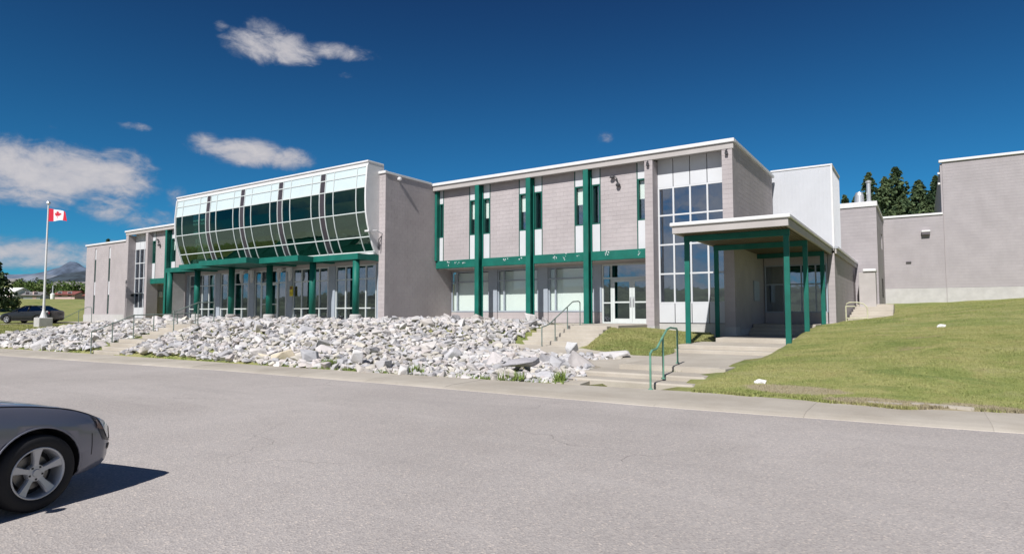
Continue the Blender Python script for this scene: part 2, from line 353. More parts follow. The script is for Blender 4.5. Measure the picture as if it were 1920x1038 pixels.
def lawn_mat(name, blades=False):
    m = bpy.data.materials.new(name); m.use_nodes = True; t = NT(m.node_tree); b = t.n['Principled BSDF']
    co = t.new('ShaderNodeNewGeometry').outputs['Position']
    big = t.noise(co, 0.28, 5, 0.62, 0.6); mid = t.noise(co, 1.3, 6, 0.65, 0.4); fine = t.noise(co, 14, 5, 0.75)
    c = t.ramp(big, [(0.30, (0.160, 0.205, 0.062)), (0.46, (0.235, 0.262, 0.088)), (0.56, (0.320, 0.312, 0.128)), (0.70, (0.190, 0.230, 0.068))])
    c = t.mix(t.math('MULTIPLY', t.smooth(mid, 0.5, 0.72), 0.6), c, (0.330, 0.285, 0.130))
    c = t.mix(t.math('MULTIPLY', t.smooth(mid, 0.46, 0.28), 0.6), c, (0.110, 0.165, 0.035))
    mp = t.new('ShaderNodeMapping'); mp.inputs['Scale'].default_value = (.45, 1.5, 1); mp.inputs['Rotation'].default_value = (0, 0, .5); t.link(co, mp.inputs[0])
    stk = t.noise(mp.outputs[0], 1.1, 5, 0.6, 1.0)
    c = t.mix(t.math('MULTIPLY', t.smooth(stk, 0.5, 0.7), 0.55), c, (0.345, 0.325, 0.165)); c = t.mix(t.math('MULTIPLY', t.smooth(stk, 0.46, 0.3), 0.5), c, (0.105, 0.165, 0.05))
    dry = t.math('MULTIPLY', t.smooth(t.noise(co, 0.55, 5, 0.7), 0.60, 0.70), 0.6); c = t.mix(dry, c, (0.33, 0.26, 0.17))
    c = t.mix(t.math('MULTIPLY', t.smooth(fine, 0.35, 0.8), 0.35), c, (0.085, 0.115, 0.025))
    if blades:
        oi = t.noise(co, 70, 2, 0.5); c = t.mix(t.math('MULTIPLY', t.smooth(oi, 0.4, 0.7), 0.5), c, (0.42, 0.42, 0.17))
    sc_ = t.new('ShaderNodeSeparateXYZ'); t.link(co, sc_.inputs[0])
    for (px, py, rx, ry) in ((-2.1, 12.95, 1.0, .30), (-.4, 12.5, 1.3, .26), (.9, 12.75, .7, .16)):
        ddx = t.math('DIVIDE', t.math('SUBTRACT', sc_.outputs[0], px), rx); ddy = t.math('DIVIDE', t.math('SUBTRACT', sc_.outputs[1], py), ry)
        dd = t.math('ADD', t.math('ADD', t.math('MULTIPLY', ddx, ddx), t.math('MULTIPLY', ddy, ddy)), t.math('MULTIPLY', t.noise(co, 5, 5, .7), 1.3))
        c = t.mix(t.math('MULTIPLY', t.smooth(dd, 1.75, 1.25), .75), c, (.34, .28, .21))
    t.link(c, b.inputs['Base Color']); b.inputs['Roughness'].default_value = 0.9; b.inputs['Specular IOR Level'].default_value = 0.15
    if not blades:
        bn = t.new('ShaderNodeBump'); bn.inputs['Strength'].default_value = 0.9; bn.inputs['Distance'].default_value = 0.04; t.link(t.noise(co, 7, 8, 0.75), bn.inputs['Height']); t.link(bn.outputs[0], b.inputs['Normal'])
    return m
M['lawn'] = lawn_mat('lawn_ground'); M['blades'] = lawn_mat('grass_blades', True)
M['weed'] = pbr('weed_leaves', (0.17, 0.24, 0.05), 0.8, var=0.4, vscale=9)
def rock_mat():
    m = bpy.data.materials.new('limestone'); m.use_nodes = True; t = NT(m.node_tree); b = t.n['Principled BSDF']
    oc = t.new('ShaderNodeTexCoord').outputs['Object']; co = t.new('ShaderNodeNewGeometry').outputs['Position']
    a = t.noise(co, 0.9, 3, 0.5); f = t.noise(co, 11, 7, 0.7, 0.5); h = t.noise(co, 3.2, 5, 0.6)
    c = t.ramp(a, [(0.3, (0.44, 0.432, 0.432)), (0.55, (0.55, 0.537, 0.53)), (0.75, (0.64, 0.625, 0.61))])
    c = t.mix(t.math('MULTIPLY', t.smooth(h, 0.5, 0.75), 0.45), c, (0.74, 0.73, 0.72))
    c = t.mix(t.math('MULTIPLY', t.smooth(h, 0.45, 0.25), 0.5), c, (0.30, 0.295, 0.30))
    c = t.mix(t.math('MULTIPLY', t.smooth(f, 0.52, 0.75), 0.4), c, (0.34, 0.32, 0.30))
    oi = t.new('ShaderNodeAttribute'); oi.attribute_name = 'tone'
    c = t.mix(1.0, c, oi.outputs['Color'], 'MULTIPLY')
    t.link(c, b.inputs['Base Color']); b.inputs['Roughness'].default_value = 0.9; b.inputs['Specular IOR Level'].default_value = 0.2
    bn = t.new('ShaderNodeBump'); bn.inputs['Strength'].default_value = 0.7; bn.inputs['Distance'].default_value = 0.03; t.link(t.noise(co, 14, 8, 0.7), bn.inputs['Height']); t.link(bn.outputs[0], b.inputs['Normal'])
    return m
M['rock'] = rock_mat()

# ---------------------------------------------------------------- terrain
CURB = [(-400, -2), (-60, 6.6), (-30.1, 9.0), (-17.3, 10.2), (-10, 10.45), (-3.47, 10.55), (1.13, 10.98), (12, 12.4), (60, 18), (400, 50)]
BACK = [(-400, 0), (-60, 8.2), (-34.9, 10.4), (-30, 10.9), (-25.2, 11.1), (-16.6, 11.5), (-12.2, 11.7), (-6.5, 12.25), (-3.8, 12.5), (-0.25, 12.25), (1.34, 12.7), (12, 14.1), (60, 20), (400, 52)]
def yc(x): return float(np.interp(x, [p[0] for p in CURB], [p[1] for p in CURB]))
def yb(x): return float(np.interp(x, [p[0] for p in BACK], [p[1] for p in BACK]))
CP = [(-25.2, 12.4, .62), (-25.2, 14.3, 1.15), (-27.5, 14.9, 1.1), (-32, 15.4, 1.15), (-38, 17.0, 1.1), (-22, 15.0, 1.15), (-18, 16.8, 1.15), (-16, 19, 1.15), (-14.6, 21, 1.13), (-14, 23, 1.15), (-35, 20, 1.18), (-28, 20, 1.2), (-41, 21, 1.12), (-46, 24.5, 1.1), (-53, 24.5, 1.0),
      (-22.5, 20, 1.2), (-22, 24, 1.22), (-15, 26, 1.14), (-10.5, 26, 1.12), (-30, 30, 1.15), (-20, 30, 1.15), (-50, 30, 1.0), (-9.9, 24.9, 1.02), (-8, 24.7, .9), (-6.6, 23.0, .72), (-6.7, 20.9, .55), (-6.2, 18.2, .33), (-7.6, 18.4, .28), (-10.2, 19.6, .28),
      (-13.2, 19.4, .3), (-12, 17.5, .22), (-9, 15.5, .18), (-7, 14.5, .15), (-12, 14.5, .25), (-15, 14.5, .5), (-9, 13, .1), (-10.2, 22.2, 1.08), (-10.2, 21, .7),
      (-5, 15.5, .33), (-5, 18, .38), (-4, 14.6, .30), (-3.4, 20.2, .62), (-3.3, 17.5, .50), (-3.3, 15, .42), (-3.75, 13.3, .22), (-3.6, 14.1, .34), (-3.1, 24.5, .98), (-3.1, 28.5, 1.18), (-3.1, 31.4, 1.2), (-2.9, 36, 1.3), (-2.9, 45, 1.75), (-1.8, 49.8, 2.3), (1.5, 49.8, 2.38), (5.4, 49.8, 2.6), (10, 49.8, 2.8), (20, 49.8, 3.0),
      (-1.5, 13.5, .3), (0, 15, .6), (2, 16, .75), (4, 18, 1.0), (1, 22, 1.05), (-1, 20, .85), (-.5, 28, 1.45), (2, 32, 1.85), (1, 40, 2.05), (6, 30, 2.0), (10, 22, 1.5), (10, 40, 2.7), (20, 30, 2.2), (20, 45, 2.9), (40, 50, 3.0), (14, 17, .8), (60, 60, 4),
      (-43.2, 12.9, .32), (-48, 16, .5), (-53, 21, .68), (-55.9, 19.3, .63), (-57, 25.3, .85), (-64.8, 25.4, .87), (-64.8, 33, .8), (-60, 14, .45), (-68, 12, .45), (-64, 19, .78), (-70, 19, .6), (-75, 26, .8), (-82, 14, .6), (-90, 22, 1.2),
      (-100, 30, 2.0), (-120, 35, 3.6), (-150, 45, 4.7), (-172, 55, 4.0), (-200, 68, 3.3), (-230, 80, 4.0), (-210, 50, 3.3), (-290, 100, 9.5), (-380, 120, 14.5), (-520, 160, 21), (-700, 200, 22), (-150, 20, 4.2), (-250, 30, 6), (-420, 60, 15), (-700, 60, 20), (-1000, 300, 22), (-100, 60, 4), (-150, 120, 5), (-240, 110, 6), (-300, 200, 13), (-500, 400, 19), (-300, 600, 26), (-90, 5, .8),
      (0, 80, 6), (30, 90, 8), (-40, 60, 2), (0, 120, 14), (60, 110, 14), (0, 200, 30), (100, 200, 34), (0, 500, 70), (200, 500, 90), (400, 200, 60), (-120, 300, 24), (-60, 150, 12), (-60, 35, 1.1)]
for xx in (-300, -150, -100, -60, -45, -35, -30, -25, -20, -16, -12, -9, -6.5, -4, -2, 0, 1.5, 4, 8, 14, 30, 60, 120):
    CP.append((xx, yb(xx)-.3, .03)); CP.append((xx, yb(xx)-3, .02))
_c = np.array(CP); _n = len(_c)
_D = np.sqrt(((_c[:, None, :2]-_c[None, :, :2])**2).sum(-1))
_A = np.zeros((_n+1, _n+1)); _A[:_n, :_n] = -_D-np.eye(_n)*0.02; _A[:_n, _n] = 1; _A[_n, :_n] = 1
_w = np.linalg.solve(_A, np.append(_c[:, 2], 0))
def Tn(x, y):
    x = np.asarray(x, float).ravel(); y = np.asarray(y, float).ravel(); out = np.empty(len(x))
    for i in range(0, len(x), 20000):
        d = np.sqrt((x[i:i+20000, None]-_c[None, :, 0])**2+(y[i:i+20000, None]-_c[None, :, 1])**2); out[i:i+20000] = -d @ _w[:_n]+_w[_n]
    return out
def T(x, y): return float(Tn([x], [y])[0])

def grid_mesh(xs, ys_fn, zfn):
    mb = MB(); rows = len(ys_fn(xs[0])); V = []
    X = []; Y = []
    for x in xs:
        for y in ys_fn(x): X.append(x); Y.append(y)
    Z = zfn(np.array(X), np.array(Y))
    mb.v = [tuple(p) for p in zip(X, Y, Z)]
    for i in range(len(xs)-1):
        for j in range(rows-1): mb.f.append((i*rows+j, (i+1)*rows+j, (i+1)*rows+j+1, i*rows+j+1))
    return mb
xs = sorted(set([round(v, 3) for v in list(np.arange(-62, 16, 0.35))+list(np.arange(-110, -62, 2.0))+list(np.arange(16, 60, 2.0))+[-1500, -1100, -850, -700, -600, -500, -420, -360, -310, -270, -240, -210, -190, -170, -155, -140, -130, -120, 60, 75, 95, 120, 160, 220, 300, 400, 600, 900]]))
ss = list(np.arange(0, 20, 0.4))+list(np.arange(20, 45, 1.0))+[46, 50, 55, 62, 70, 80, 95, 110, 130, 155, 185, 220, 260, 310, 370, 450, 550, 700, 900, 1200]
CARVE = [(-13.1, -10.3, 19.95, 27.2), (-27.3, -25.3, 11.2, 20.2), (-6.9, -3.95, 14.4, 17), (-6.9, -3.6, 17, 20.4), (-6.9, -3.6, 20.4, 31), (-6.3, -4.3, 12.7, 14.5), (-10.1, -6.7, 16.9, 18.2), (-12.9, -9.0, 18.0, 19.7), (-8.2, -6.8, 15.2, 17.2), (-7.0, -6.2, 12.4, 15), (-41, -22.2, 20.3, 34), (-22.2, -6.2, 25, 34), (-3.05, -1.2, 35.6, 42), (-57, -41, 25.2, 34), (-64.8, -57, 25.4, 40), (-6.1, -3.2, 31, 45)]
def lawn_z(X, Y):
    z = Tn(X, Y); s = Y-np.array([yb(x) for x in X])
    z = np.where(s < 0.6, np.minimum(z, 0.035+s*0.5+0.02), z)
    z = z+0.018*np.sin(X*2.1+Y*1.3)*np.sin(Y*1.7-X*0.6)*np.clip(s, 0, 1)
    for (x0, x1, y0, y1) in CARVE:
        z = np.where((X > x0) & (X < x1) & (Y > y0) & (Y < y1), z-.32, z)
    rise = np.clip((np.hypot(X, Y)-120)/200, 0, 1)
    return z+rise*2.2*np.sin(X*0.021+1)*np.cos(Y*0.017)
lawn = obj('lawn', grid_mesh(xs, lambda x: [yb(x)+s for s in ss], lawn_z), M['lawn'], smooth=True, fixn=False); tag(lawn, kind='structure')
# asphalt, out to the curb line and far behind the camera
ax = [-400, -200, -120, -80, -60, -50, -40, -35, -30, -25, -20, -17, -14, -10, -6, -3, 0, 3, 6, 12, 25, 60, 120, 250, 400]
mb = MB()
for a, b in zip(ax[:-1], ax[1:]): mb.face([(a, -60, 0), (b, -60, 0), (b, yc(b)+.02, 0), (a, yc(a)+.02, 0)])
tag(obj('asphalt_road', mb, M['asphalt'], fixn=False), kind='structure')
mb = MB(); mb.face([(-3000, -3000, -.4), (3000, -3000, -.4), (3000, 3000, -.4), (-3000, 3000, -.4)])
tag(obj('ground', mb, M['lawn'], fixn=False), kind='structure')
# hillside across the road (seen only as reflection in the glass)
def back_z(X, Y): 
    d = -60-Y
    return -0.3+np.clip(d, 0, 1e9)*0.055+3*np.sin(X*0.013)*np.clip(d/200, 0, 1)+2*np.sin(X*0.03+Y*0.02)*np.clip(d/120, 0, 1)
tag(obj('hill', grid_mesh(list(np.linspace(-600, 500, 56)), lambda x: [-58-s for s in (0, 8, 20, 40, 70, 110, 160, 230, 320, 450, 600)], back_z), pbr('wooded_slope', (.10, .115, .06), .95, var=.75, vscale=.03), smooth=True, fixn=False), kind='structure')

# sidewalk: cast slabs with open joints and a rolled lip against the asphalt
sw = bpy.data.objects.new('sidewalk', None); COL.objects.link(sw); tag(sw, kind='structure'); OFF[sw.name] = Vector((0,0,0))
mbj = MB(); x = -46.0; k = 0
while x < 26:
    L = 2.4 if x > -30 else 3.6
    x0, x1 = x+.0015, x+L-.0015; xa = [x0+(x1-x0)*i/4 for i in range(5)]
    mb = MB(); dz = random.uniform(-.004, .004)
    top = []; 
    for xi in xa:
        j = random.uniform(-.012, .012)
        top.append([(xi, yc(xi)+j, -.02), (xi, yc(xi)+.02+j, .010), (xi, yc(xi)+.12+j, .034+dz), (xi, yc(xi)+.34, .056+dz), (xi, yb(xi)+.01, .066+dz), (xi, yb(xi)+.02, -.05)])
    for i in range(4):
        for j in range(5): mb.face([top[i][j], top[i+1][j], top[i+1][j+1], top[i][j+1]])
    mb.face(top[0]); mb.face(top[4][::-1])
    obj('slab', mb, M['walk'], sw)
    x += L; k += 1
mb = MB(); mb.box(-400, -46, 3, 3.2, -.05, .05); 
mb = MB(); mb.raw([(-400, yc(-400), .05), (-60, yc(-60), .05), (-46, yc(-46), .05), (-46, yb(-46), .06), (-60, yb(-60), .06), (-400, yb(-400), .06)], [(0,1,4,5), (1,2,3,4)])
obj('slab', mb, M['walk'], sw)
mb = MB(); mb.raw([(26, yc(26), .05), (60, yc(60), .05), (400, yc(400), .05), (400, yb(400), .06), (60, yb(60), .06), (26, yb(26), .06)], [(0,1,4,5), (1,2,3,4)])
obj('slab', mb, M['walk'], sw)

# ---------------------------------------------------------------- concrete paths, steps
def drape(name, poly, dz, mat, step=0.6, parent=None, zfix=None):
    """flat sheet that follows the ground inside an outline"""
    from mathutils.geometry import delaunay_2d_cdt
    n = len(poly); pts = []
    for i in range(n):
        a = Vector(poly[i]); b = Vector(poly[(i+1) % n]); m = max(1, int((b-a).length/step))
        for k in range(m): pts.append(a.lerp(b, k/m))
    nb = len(pts); edges = [(i, (i+1) % nb) for i in range(nb)]
    def inside(x, y):
        c = False; j = n-1
        for i in range(n):
            xi, yi = poly[i]; xj, yj = poly[j]
            if (yi > y) != (yj > y) and x < (xj-xi)*(y-yi)/(yj-yi)+xi: c = not c
            j = i
        return c
    X = [p[0] for p in poly]; Y = [p[1] for p in poly]
    for x in np.arange(min(X)+step/2, max(X), step):
        for y in np.arange(min(Y)+step/2, max(Y), step):
            if inside(x, y): pts.append(Vector((x, y)))
    vs_, es_, fs_, *_ = delaunay_2d_cdt([Vector(p) for p in pts], edges, [], 1, 1e-4)
    z = Tn([p.x for p in vs_], [p.y for p in vs_])+dz if zfix is None else np.full(len(vs_), zfix)
    mb = MB(); mb.raw([(p.x, p.y, float(zz)) for p, zz in zip(vs_, z)], [tuple(f) for f in fs_])
    bz = Tn([p.x for p in pts[:nb]], [p.y for p in pts[:nb]])+dz if zfix is None else np.full(nb, zfix)
    for i in range(nb):
        j = (i+1) % nb
        mb.face([(pts[i].x, pts[i].y, bz[i]), (pts[j].x, pts[j].y, bz[j]), (pts[j].x, pts[j].y, bz[j]-.2), (pts[i].x, pts[i].y, bz[i]-.2)])
    return obj(name, mb, mat, parent)
paths = bpy.data.objects.new('path', None); COL.objects.link(paths); tag(paths, kind='structure'); OFF[paths.name] = Vector((0,0,0))
drape('slab', [(-6.35, 14.42), (-3.75, 14.42), (-3.45, 17), (-3.4, 20.0), (-6.7, 20.0), (-6.5, 18.2), (-6.35, 17.2)], .06, M['walk'], parent=paths, zfix=.375)
drape('slab', [(-6.36, 14.42), (-6.36, 18.0), (-7.6, 18.4), (-10.15, 19.85), (-13.2, 19.85), (-13.2, 18.8), (-10.2, 17.7), (-8.6, 16.4), (-7.1, 15.0)], .045, M['walk'], parent=paths)
drape('slab', [(-7.1, 12.3), (-6.36, 12.3), (-6.36, 14.4), (-7.1, 14.9)], .03, M['walk'], parent=paths)
mb = MB(); mb.box(-13.2, -9.9, 22.42, 27.05, .9, 1.165); mb.box(-22.1, -13.21, 24.7, 27.05, .9, 1.16); obj('slab', mb, M['walk'], paths)
mb = MB(); mb.box(-41.0, -22.2, 20.2, 22.0, .9, 1.2); obj('slab', mb, M['walk'], paths)
mb = MB(); mb.box(-27.4, -25.2, 14.3, 20.19, .9, 1.18); obj('slab', mb, M['walk'], paths)
def steps(label, pieces, loc):
    t = thing('concrete_steps', label, 'steps', loc); bv = .035 if loc[1] < 14 and loc[0] > -6 else .018
    for (x0, x1, y0, y1, z0, z1) in pieces:
        mb = MB(); mb.rbox(x0, x1, y0, y1, z0, z1, bv); obj('step', mb, M['walk'], t)
    return t
steps('low worn concrete steps at the sidewalk beside the short green handrail', [(-6.9, -3.98, 12.78, 13.5, -.1, .16), (-6.9, -3.93, 13.45, 14.6, -.1, .265), (-6.34, -3.88, 14.5, 14.95, 0, .385)], (-5.1, 13.5, 0))
steps('broad concrete flight up to the glass double doors, railing down its middle', [(-13.2, -10.2, 19.85+.36*i, 20.3+.36*i if i < 6 else 22.42, .0, .29+.146*i-(.02 if i == 6 else 0)) for i in range(7)], (-11.7, 21, .2))
steps('narrow concrete steps climbing through the rocks at far left', [(-27.4, -25.2, 11.15+.3*i, 11.5+.3*i if i < 3 else 13.0, -.1, .19+.138*i) for i in range(4)]+[(-27.4, -25.2, 12.95+.33*i, 13.35+.33*i if i < 3 else 14.3, .3, .75+.14*i) for i in range(4)], (-26.3, 12.7, 0))
steps('shaded concrete steps and landing under the green-posted walkway roof', [(-6.78, -3.4, 19.75, 20.35, .1, .48), (-6.85, -3.42, 20.3, 22.95, .1, .605), (-6.3, -3.66, 22.95, 27.6, .1, .75), (-6.15, -3.66, 27.55, 28.0, .3, .90), (-6.15, -3.66, 27.95, 28.4, .3, 1.04), (-6.15, -3.66, 28.35, 31.0, .3, 1.18)], (-5, 24, .4))
steps('weathered stone steps rising beside the rear wall at the top of the lawn', [(-3.1, -1.15-.02*i, 35.5+1.05*i, 36.7+1.05*i, .7, 1.42+.15*i) for i in range(6)], (-2.1, 39, 1.2))
t = thing('curb_wall', 'stepped pale concrete curb under the right-hand posts of the walkway', 'low wall', (-3.3, 25, .6))
for (y0, y1, z1) in ((22.97, 24.6, .78), (24.62, 25.35, .90), (25.37, 29.35, .92), (29.37, 30.05, 1.14), (30.07, 31.4, 1.18)):
    mb = MB(); mb.rbox(-3.64, -3.3, y0, y1, .3, z1, .02); obj('curb_block', mb, M['conc'], t)

# ---------------------------------------------------------------- masonry
BLOCKS = []          # (priority, callable data) collected, the 300 largest in the picture become objects of their own
CAMP = Vector((0, 0, 1.65))
SHARED = {}
def masonry(parent, side, fix, u0, u1, z0, z1, holes=(), depth=.2, nrm=-1, L=.4, H=.2, z_base=None):
    """coursed block wall in the plane side=='y' (fix = y, faces nrm along y) or side=='x'."""
    mbb = MB()
    back = fix-nrm*0.006
    # backing, cut round the holes
    zs = sorted({z0, z1, *[h[2] for h in holes], *[h[3] for h in holes]}); us = sorted({u0, u1, *[h[0] for h in holes], *[h[1] for h in holes]})
    for a, b in zip(us[:-1], us[1:]):
        for c, d in zip(zs[:-1], zs[1:]):
            if any(h[0] <= (a+b)/2 <= h[1] and h[2] <= (c+d)/2 <= h[3] for h in holes): continue
            if side == 'y': mbb.box(a, b, back, back-nrm*depth, c, d)
            else: mbb.box(back, back-nrm*depth, a, b, c, d)
    obj('wall', mbb, M['mortar_gym' if parent.name.startswith('gym') else 'mortar'], parent)
    zb = z0 if z_base is None else z_base
    k0 = int(math.floor((z0-zb)/H+1e-6)); j = .0035
    z = zb+k0*H; row = k0
    while z < z1-.02:
        c0 = max(z, z0); c1 = min(z+H, z1)
        x = u0-(L/2 if row % 2 else 0)
        while x < u1-.01:
            a = max(x, u0); b = min(x+L, u1)
            segs = [(a, b)]
            for h in holes:
                if h[2] < (c0+c1)/2 < h[3]:
                    ns = []
                    for (p, q) in segs:
                        if h[1] <= p or h[0] >= q: ns.append((p, q))
                        else:
                            if h[0] > p: ns.append((p, h[0]))
                            if h[1] < q: ns.append((h[1], q))
                    segs = ns
            for (p, q) in segs:
                if q-p > .04 and c1-c0 > .03:
                    BLOCKS.append((parent, side, fix, nrm, p+j, q-j, c0+j, c1-j))
            x += L
        z += H; row += 1
def flush_blocks():
    per = {}
    for b in BLOCKS: per.setdefault(b[0].name, []).append(b)
    for nm, bl in per.items():
        par = bl[0][0]
        def size(b):
            _, side, fix, nrm, p, q, c, d = b
            ctr = Vector(((p+q)/2, fix, (c+d)/2)) if side == 'y' else Vector((fix, (p+q)/2, (c+d)/2))
            v = ctr-CAMP; fwd = Vector((-math.sin(YAW), math.cos(YAW), 0)); dep = max(1, v.dot(fwd))
            if abs(v.dot(Vector((math.cos(YAW), math.sin(YAW), 0))))/dep > .84: return 0
            n = Vector((0, nrm, 0)) if side == 'y' else Vector((nrm, 0, 0)); cs = max(0, -v.normalized().dot(n))
            return (q-p)*(d-c)*cs/dep**2
        bl.sort(key=size, reverse=True)
        off = OFF[par.name]
        lim = 300
        for b in bl[:lim]:
            _, side, fix, nrm, p, q, c, d = b
            bm_ = M['block_gym' if nm.startswith('gym') else 'block']; key = (side, nrm, round(q-p, 3), round(d-c, 3), bm_.name)
            if key not in SHARED:
                m = MB(); w2, h2 = (q-p)/2, (d-c)/2
                if side == 'y': m.box(-w2, w2, -.0, -nrm*.03, -h2, h2)
                else: m.box(0, -nrm*.03, -w2, w2, -h2, h2)
                me = mesh_from('block', m); me.materials.append(bm_); SHARED[key] = me
            o = bpy.data.objects.new('block', SHARED[key]); COL.objects.link(o); o.parent = par
            jit = random.uniform(-.001, .001)
            o.location = Vector(((p+q)/2, fix+jit, (c+d)/2) if side == 'y' else (fix+jit, (p+q)/2, (c+d)/2))-off
        if bl[lim:]:
            m = MB()
            for b in bl[lim:]:
                _, side, fix, nrm, p, q, c, d = b; f1 = fix+random.uniform(-.001, .001); bk = fix-nrm*.03
                if side == 'y': m.box(p, q, f1, bk, c, d)
                else: m.box(f1, bk, p, q, c, d)
            o = obj('block', m, M['block_gym' if nm.startswith('gym') else 'block'], par, fixn=False); tag(o, kind='stuff')

# ---------------------------------------------------------------- the school building
S = thing('school_building', 'long two storey grey block school with green columns and a curved glass bay', 'building', (-31.65, 25, 1.1))
YF = 25.5; YP = 25.9; YG = 27.1; ZT = 8.77; FL = 1.17
XW = -22.2        # inner side wall of the centre block
MIR = -63.3
def mx(x, m): return MIR-x if m else x
def bx(mb, x0, x1, y0, y1, z0, z1, m=False, r=0):
    a, b = sorted((mx(x0, m), mx(x1, m)))
    (mb.rbox(a, b, y0, y1, z0, z1, r) if r else mb.box(a, b, y0, y1, z0, z1)); return mb
def part(name, mat, boxes, m=False, parent=None, r=0, label=None):
    mb = MB()
    for b in boxes: bx(mb, *b, m=m, r=r)
    o = obj(name, mb, mat, parent or S)
    if label: o['label'] = label
    return o
def window(x0, x1, y, z0, z1, cols, rows, paneM, frameM, fw=.055, m=False, name='window', depth=.10, proud=.0, skip=()):
    """frame mesh with a pane object in every light. cols / rows: inner mullion positions"""
    a, b = sorted((mx(x0, m), mx(x1, m))); cs = sorted([a]+[mx(c, m) for c in cols]+[b]); rs = sorted([z0]+list(rows)+[z1]); h = fw/2
    mb = MB()
    for i, c in enumerate(cs):
        lo, hi = (c, c+fw) if i == 0 else ((c-fw, c) if i == len(cs)-1 else (c-h, c+h)); mb.box(lo, hi, y, y+depth, z0, z1)
    for i, r_ in enumerate(rs):
        lo, hi = (r_, r_+fw) if i == 0 else ((r_-fw, r_) if i == len(rs)-1 else (r_-h, r_+h))
        for p, q in zip(cs[:-1], cs[1:]):
            pa = p+(fw if p == cs[0] else h); qa = q-(fw if q == cs[-1] else h); mb.box(pa, qa, y+.002, y+depth-.002, lo, hi)
    f = obj(name, mb, frameM, S)
    for i, (p, q) in enumerate(zip(cs[:-1], cs[1:])):
        for j, (c, d) in enumerate(zip(rs[:-1], rs[1:])):
            if (i, j) in skip: continue
            mm = paneM[j] if isinstance(paneM, (list, tuple)) else paneM
            g = MB(); g.box(p+fw*.4, q-fw*.4, y+depth*.45, y+depth*.45+.008, c+fw*.4, d-fw*.4); obj('pane' if mm.name.find('pane') >= 0 else 'panel', g, mm, f)
    return f
COLX = [-12.85, -16.02, -19.18]
for m in (False, True):
    # roof edge: white cap over a grey fascia, overhanging the recessed front
    xa, xb = (-22.2, -6.15)
    part('roof_cap', M['white_metal'], [(xa+.003, xb+.07, YF-.10, YF+.16, ZT-.16, ZT)], m, r=.02)
    part('roof_cap', M['white_metal'], [(xb-.25, xb+.07, YF+.163, 33.7, ZT-.13, ZT-.003)], m, r=.02)
    part('fascia', M['fascia'], [(xa+.003, xb+.015, YF-.02, YF+.16, ZT-.41, ZT-.165)], m, r=.01)
    part('soffit', M['fascia'], [(xa+.003, xb-.25, YF+.163, 26.25, ZT-.32, ZT-.24)], m)
    part('roof', M['tar'], [(xa, xb-.26, YF+.163, 33.6, ZT-.22, ZT-.06)], m)
    # steel columns, H section, running past both floors
    for cx in COLX:
        c = mx(cx, m); mb = MB()
        mb.rbox(c-.13, c+.13, YF-.01, YF+.045, FL, ZT-.41, .006); mb.rbox(c-.13, c+.13, YF+.36, YF+.415, FL, ZT-.41, .006); mb.box(c-.03, c+.03, YF+.045, YF+.36, FL, ZT-.41)
        mb.rbox(c-.18, c+.18, YF-.06, YF+.46, FL-.005, FL+.025, .005)
        obj('column', mb, M['green'], S)
    if not m:
        mb = MB(); mb.box(-22.19, -22.05, YF+.16, YF+.42, 4.52, ZT-.41); obj('column', mb, M['green'], S)
    # end piers of block
    for (a, b) in ((-9.95, -9.58), (-6.61, -6.19)):
        aa, bb = sorted((mx(a, m), mx(b, m)))
        masonry(S, 'y', YF, aa, bb, 1.1 if not m else 1.1, ZT-.41, nrm=-1, depth=.9, L=.5, z_base=.91)
        masonry(S, 'x', bb+.0, YF+.03, YF+.62, 1.1, ZT-.41, nrm=1, depth=.1, L=.6, z_base=.91)
        part('plinth', M['conc'], [(aa-.02, bb+.02, YF-.025, YF+.6, .2, 1.1)], False)
    # upper panels with strip windows either side
    pan = [(-21.75, -19.97), (-18.59, -16.80), (-15.42, -13.63), (-12.26, -10.47)]
    for (a, b) in pan:
        aa, bb = sorted((mx(a, m), mx(b, m)))
        masonry(S, 'y', YP, aa, bb, 4.52, 8.46, nrm=-1, L=(bb-aa)/4.5, z_base=.52)
        mb = MB()
        for e in (aa-.035, bb): mb.box(e, e+.035, YP-.02, YP+.12, 4.52, 8.46)
        obj('trim', mb, M['dkgreen'], S)
    strips = [(-22.04, -21.79), (-19.93, -19.33), (-19.03, -18.63), (-16.76, -16.17), (-15.87, -15.46), (-13.59, -13.0), (-12.70, -12.30), (-10.43, -9.96)]
    for i, (a, b) in enumerate(strips):
        aa, bb = sorted((mx(a, m), mx(b, m)))
        part('infill_panel', M['white_panel'], [(aa, bb, YP+.0, YP+.04, 7.68, 8.46)], False, r=.006)
        part('infill_panel', M['white_panel'], [(aa, bb, YP+.0, YP+.04, 4.52, 5.80)], False, r=.006)
        f = part('window', M['dkgreen'], [(aa, aa+.05, YP+.0, YP+.16, 5.80, 7.68), (bb-.05, bb, YP+.0, YP+.16, 5.80, 7.68), (aa+.05, bb-.05, YP+.0, YP+.16, 5.80, 5.86), (aa+.05, bb-.05, YP+.0, YP+.16, 7.62, 7.68)], False)
        g = MB(); g.box(aa+.05, bb-.05, YP+.13, YP+.138, 5.86, 7.62); obj('pane', g, M['pane_blind'] if i in (1, 2, 3, 5, 7) else M['pane'], f)
        if i in (1, 2, 3, 5, 7):
            zb = 6.72+random.uniform(-.12, .1); g = MB(); g.box(aa+.05, bb-.05, YP+.18, YP+.19, zb, 7.62); obj('blind', g, M['blind'], f)
            g = MB(); g.box(aa+.05, bb-.05, YP+.145, YP+.152, 5.86, zb); obj('pane', g, M['pane'], f)
    # green edge beam
    for a, b in ((-22.19, -19.32), (-19.04, -16.16), (-15.88, -12.99), (-12.71, -9.96)):
        part('beam', M['green'], [(a, b, YP-.13, YP+.02, 4.09, 4.515)], m, r=.008)
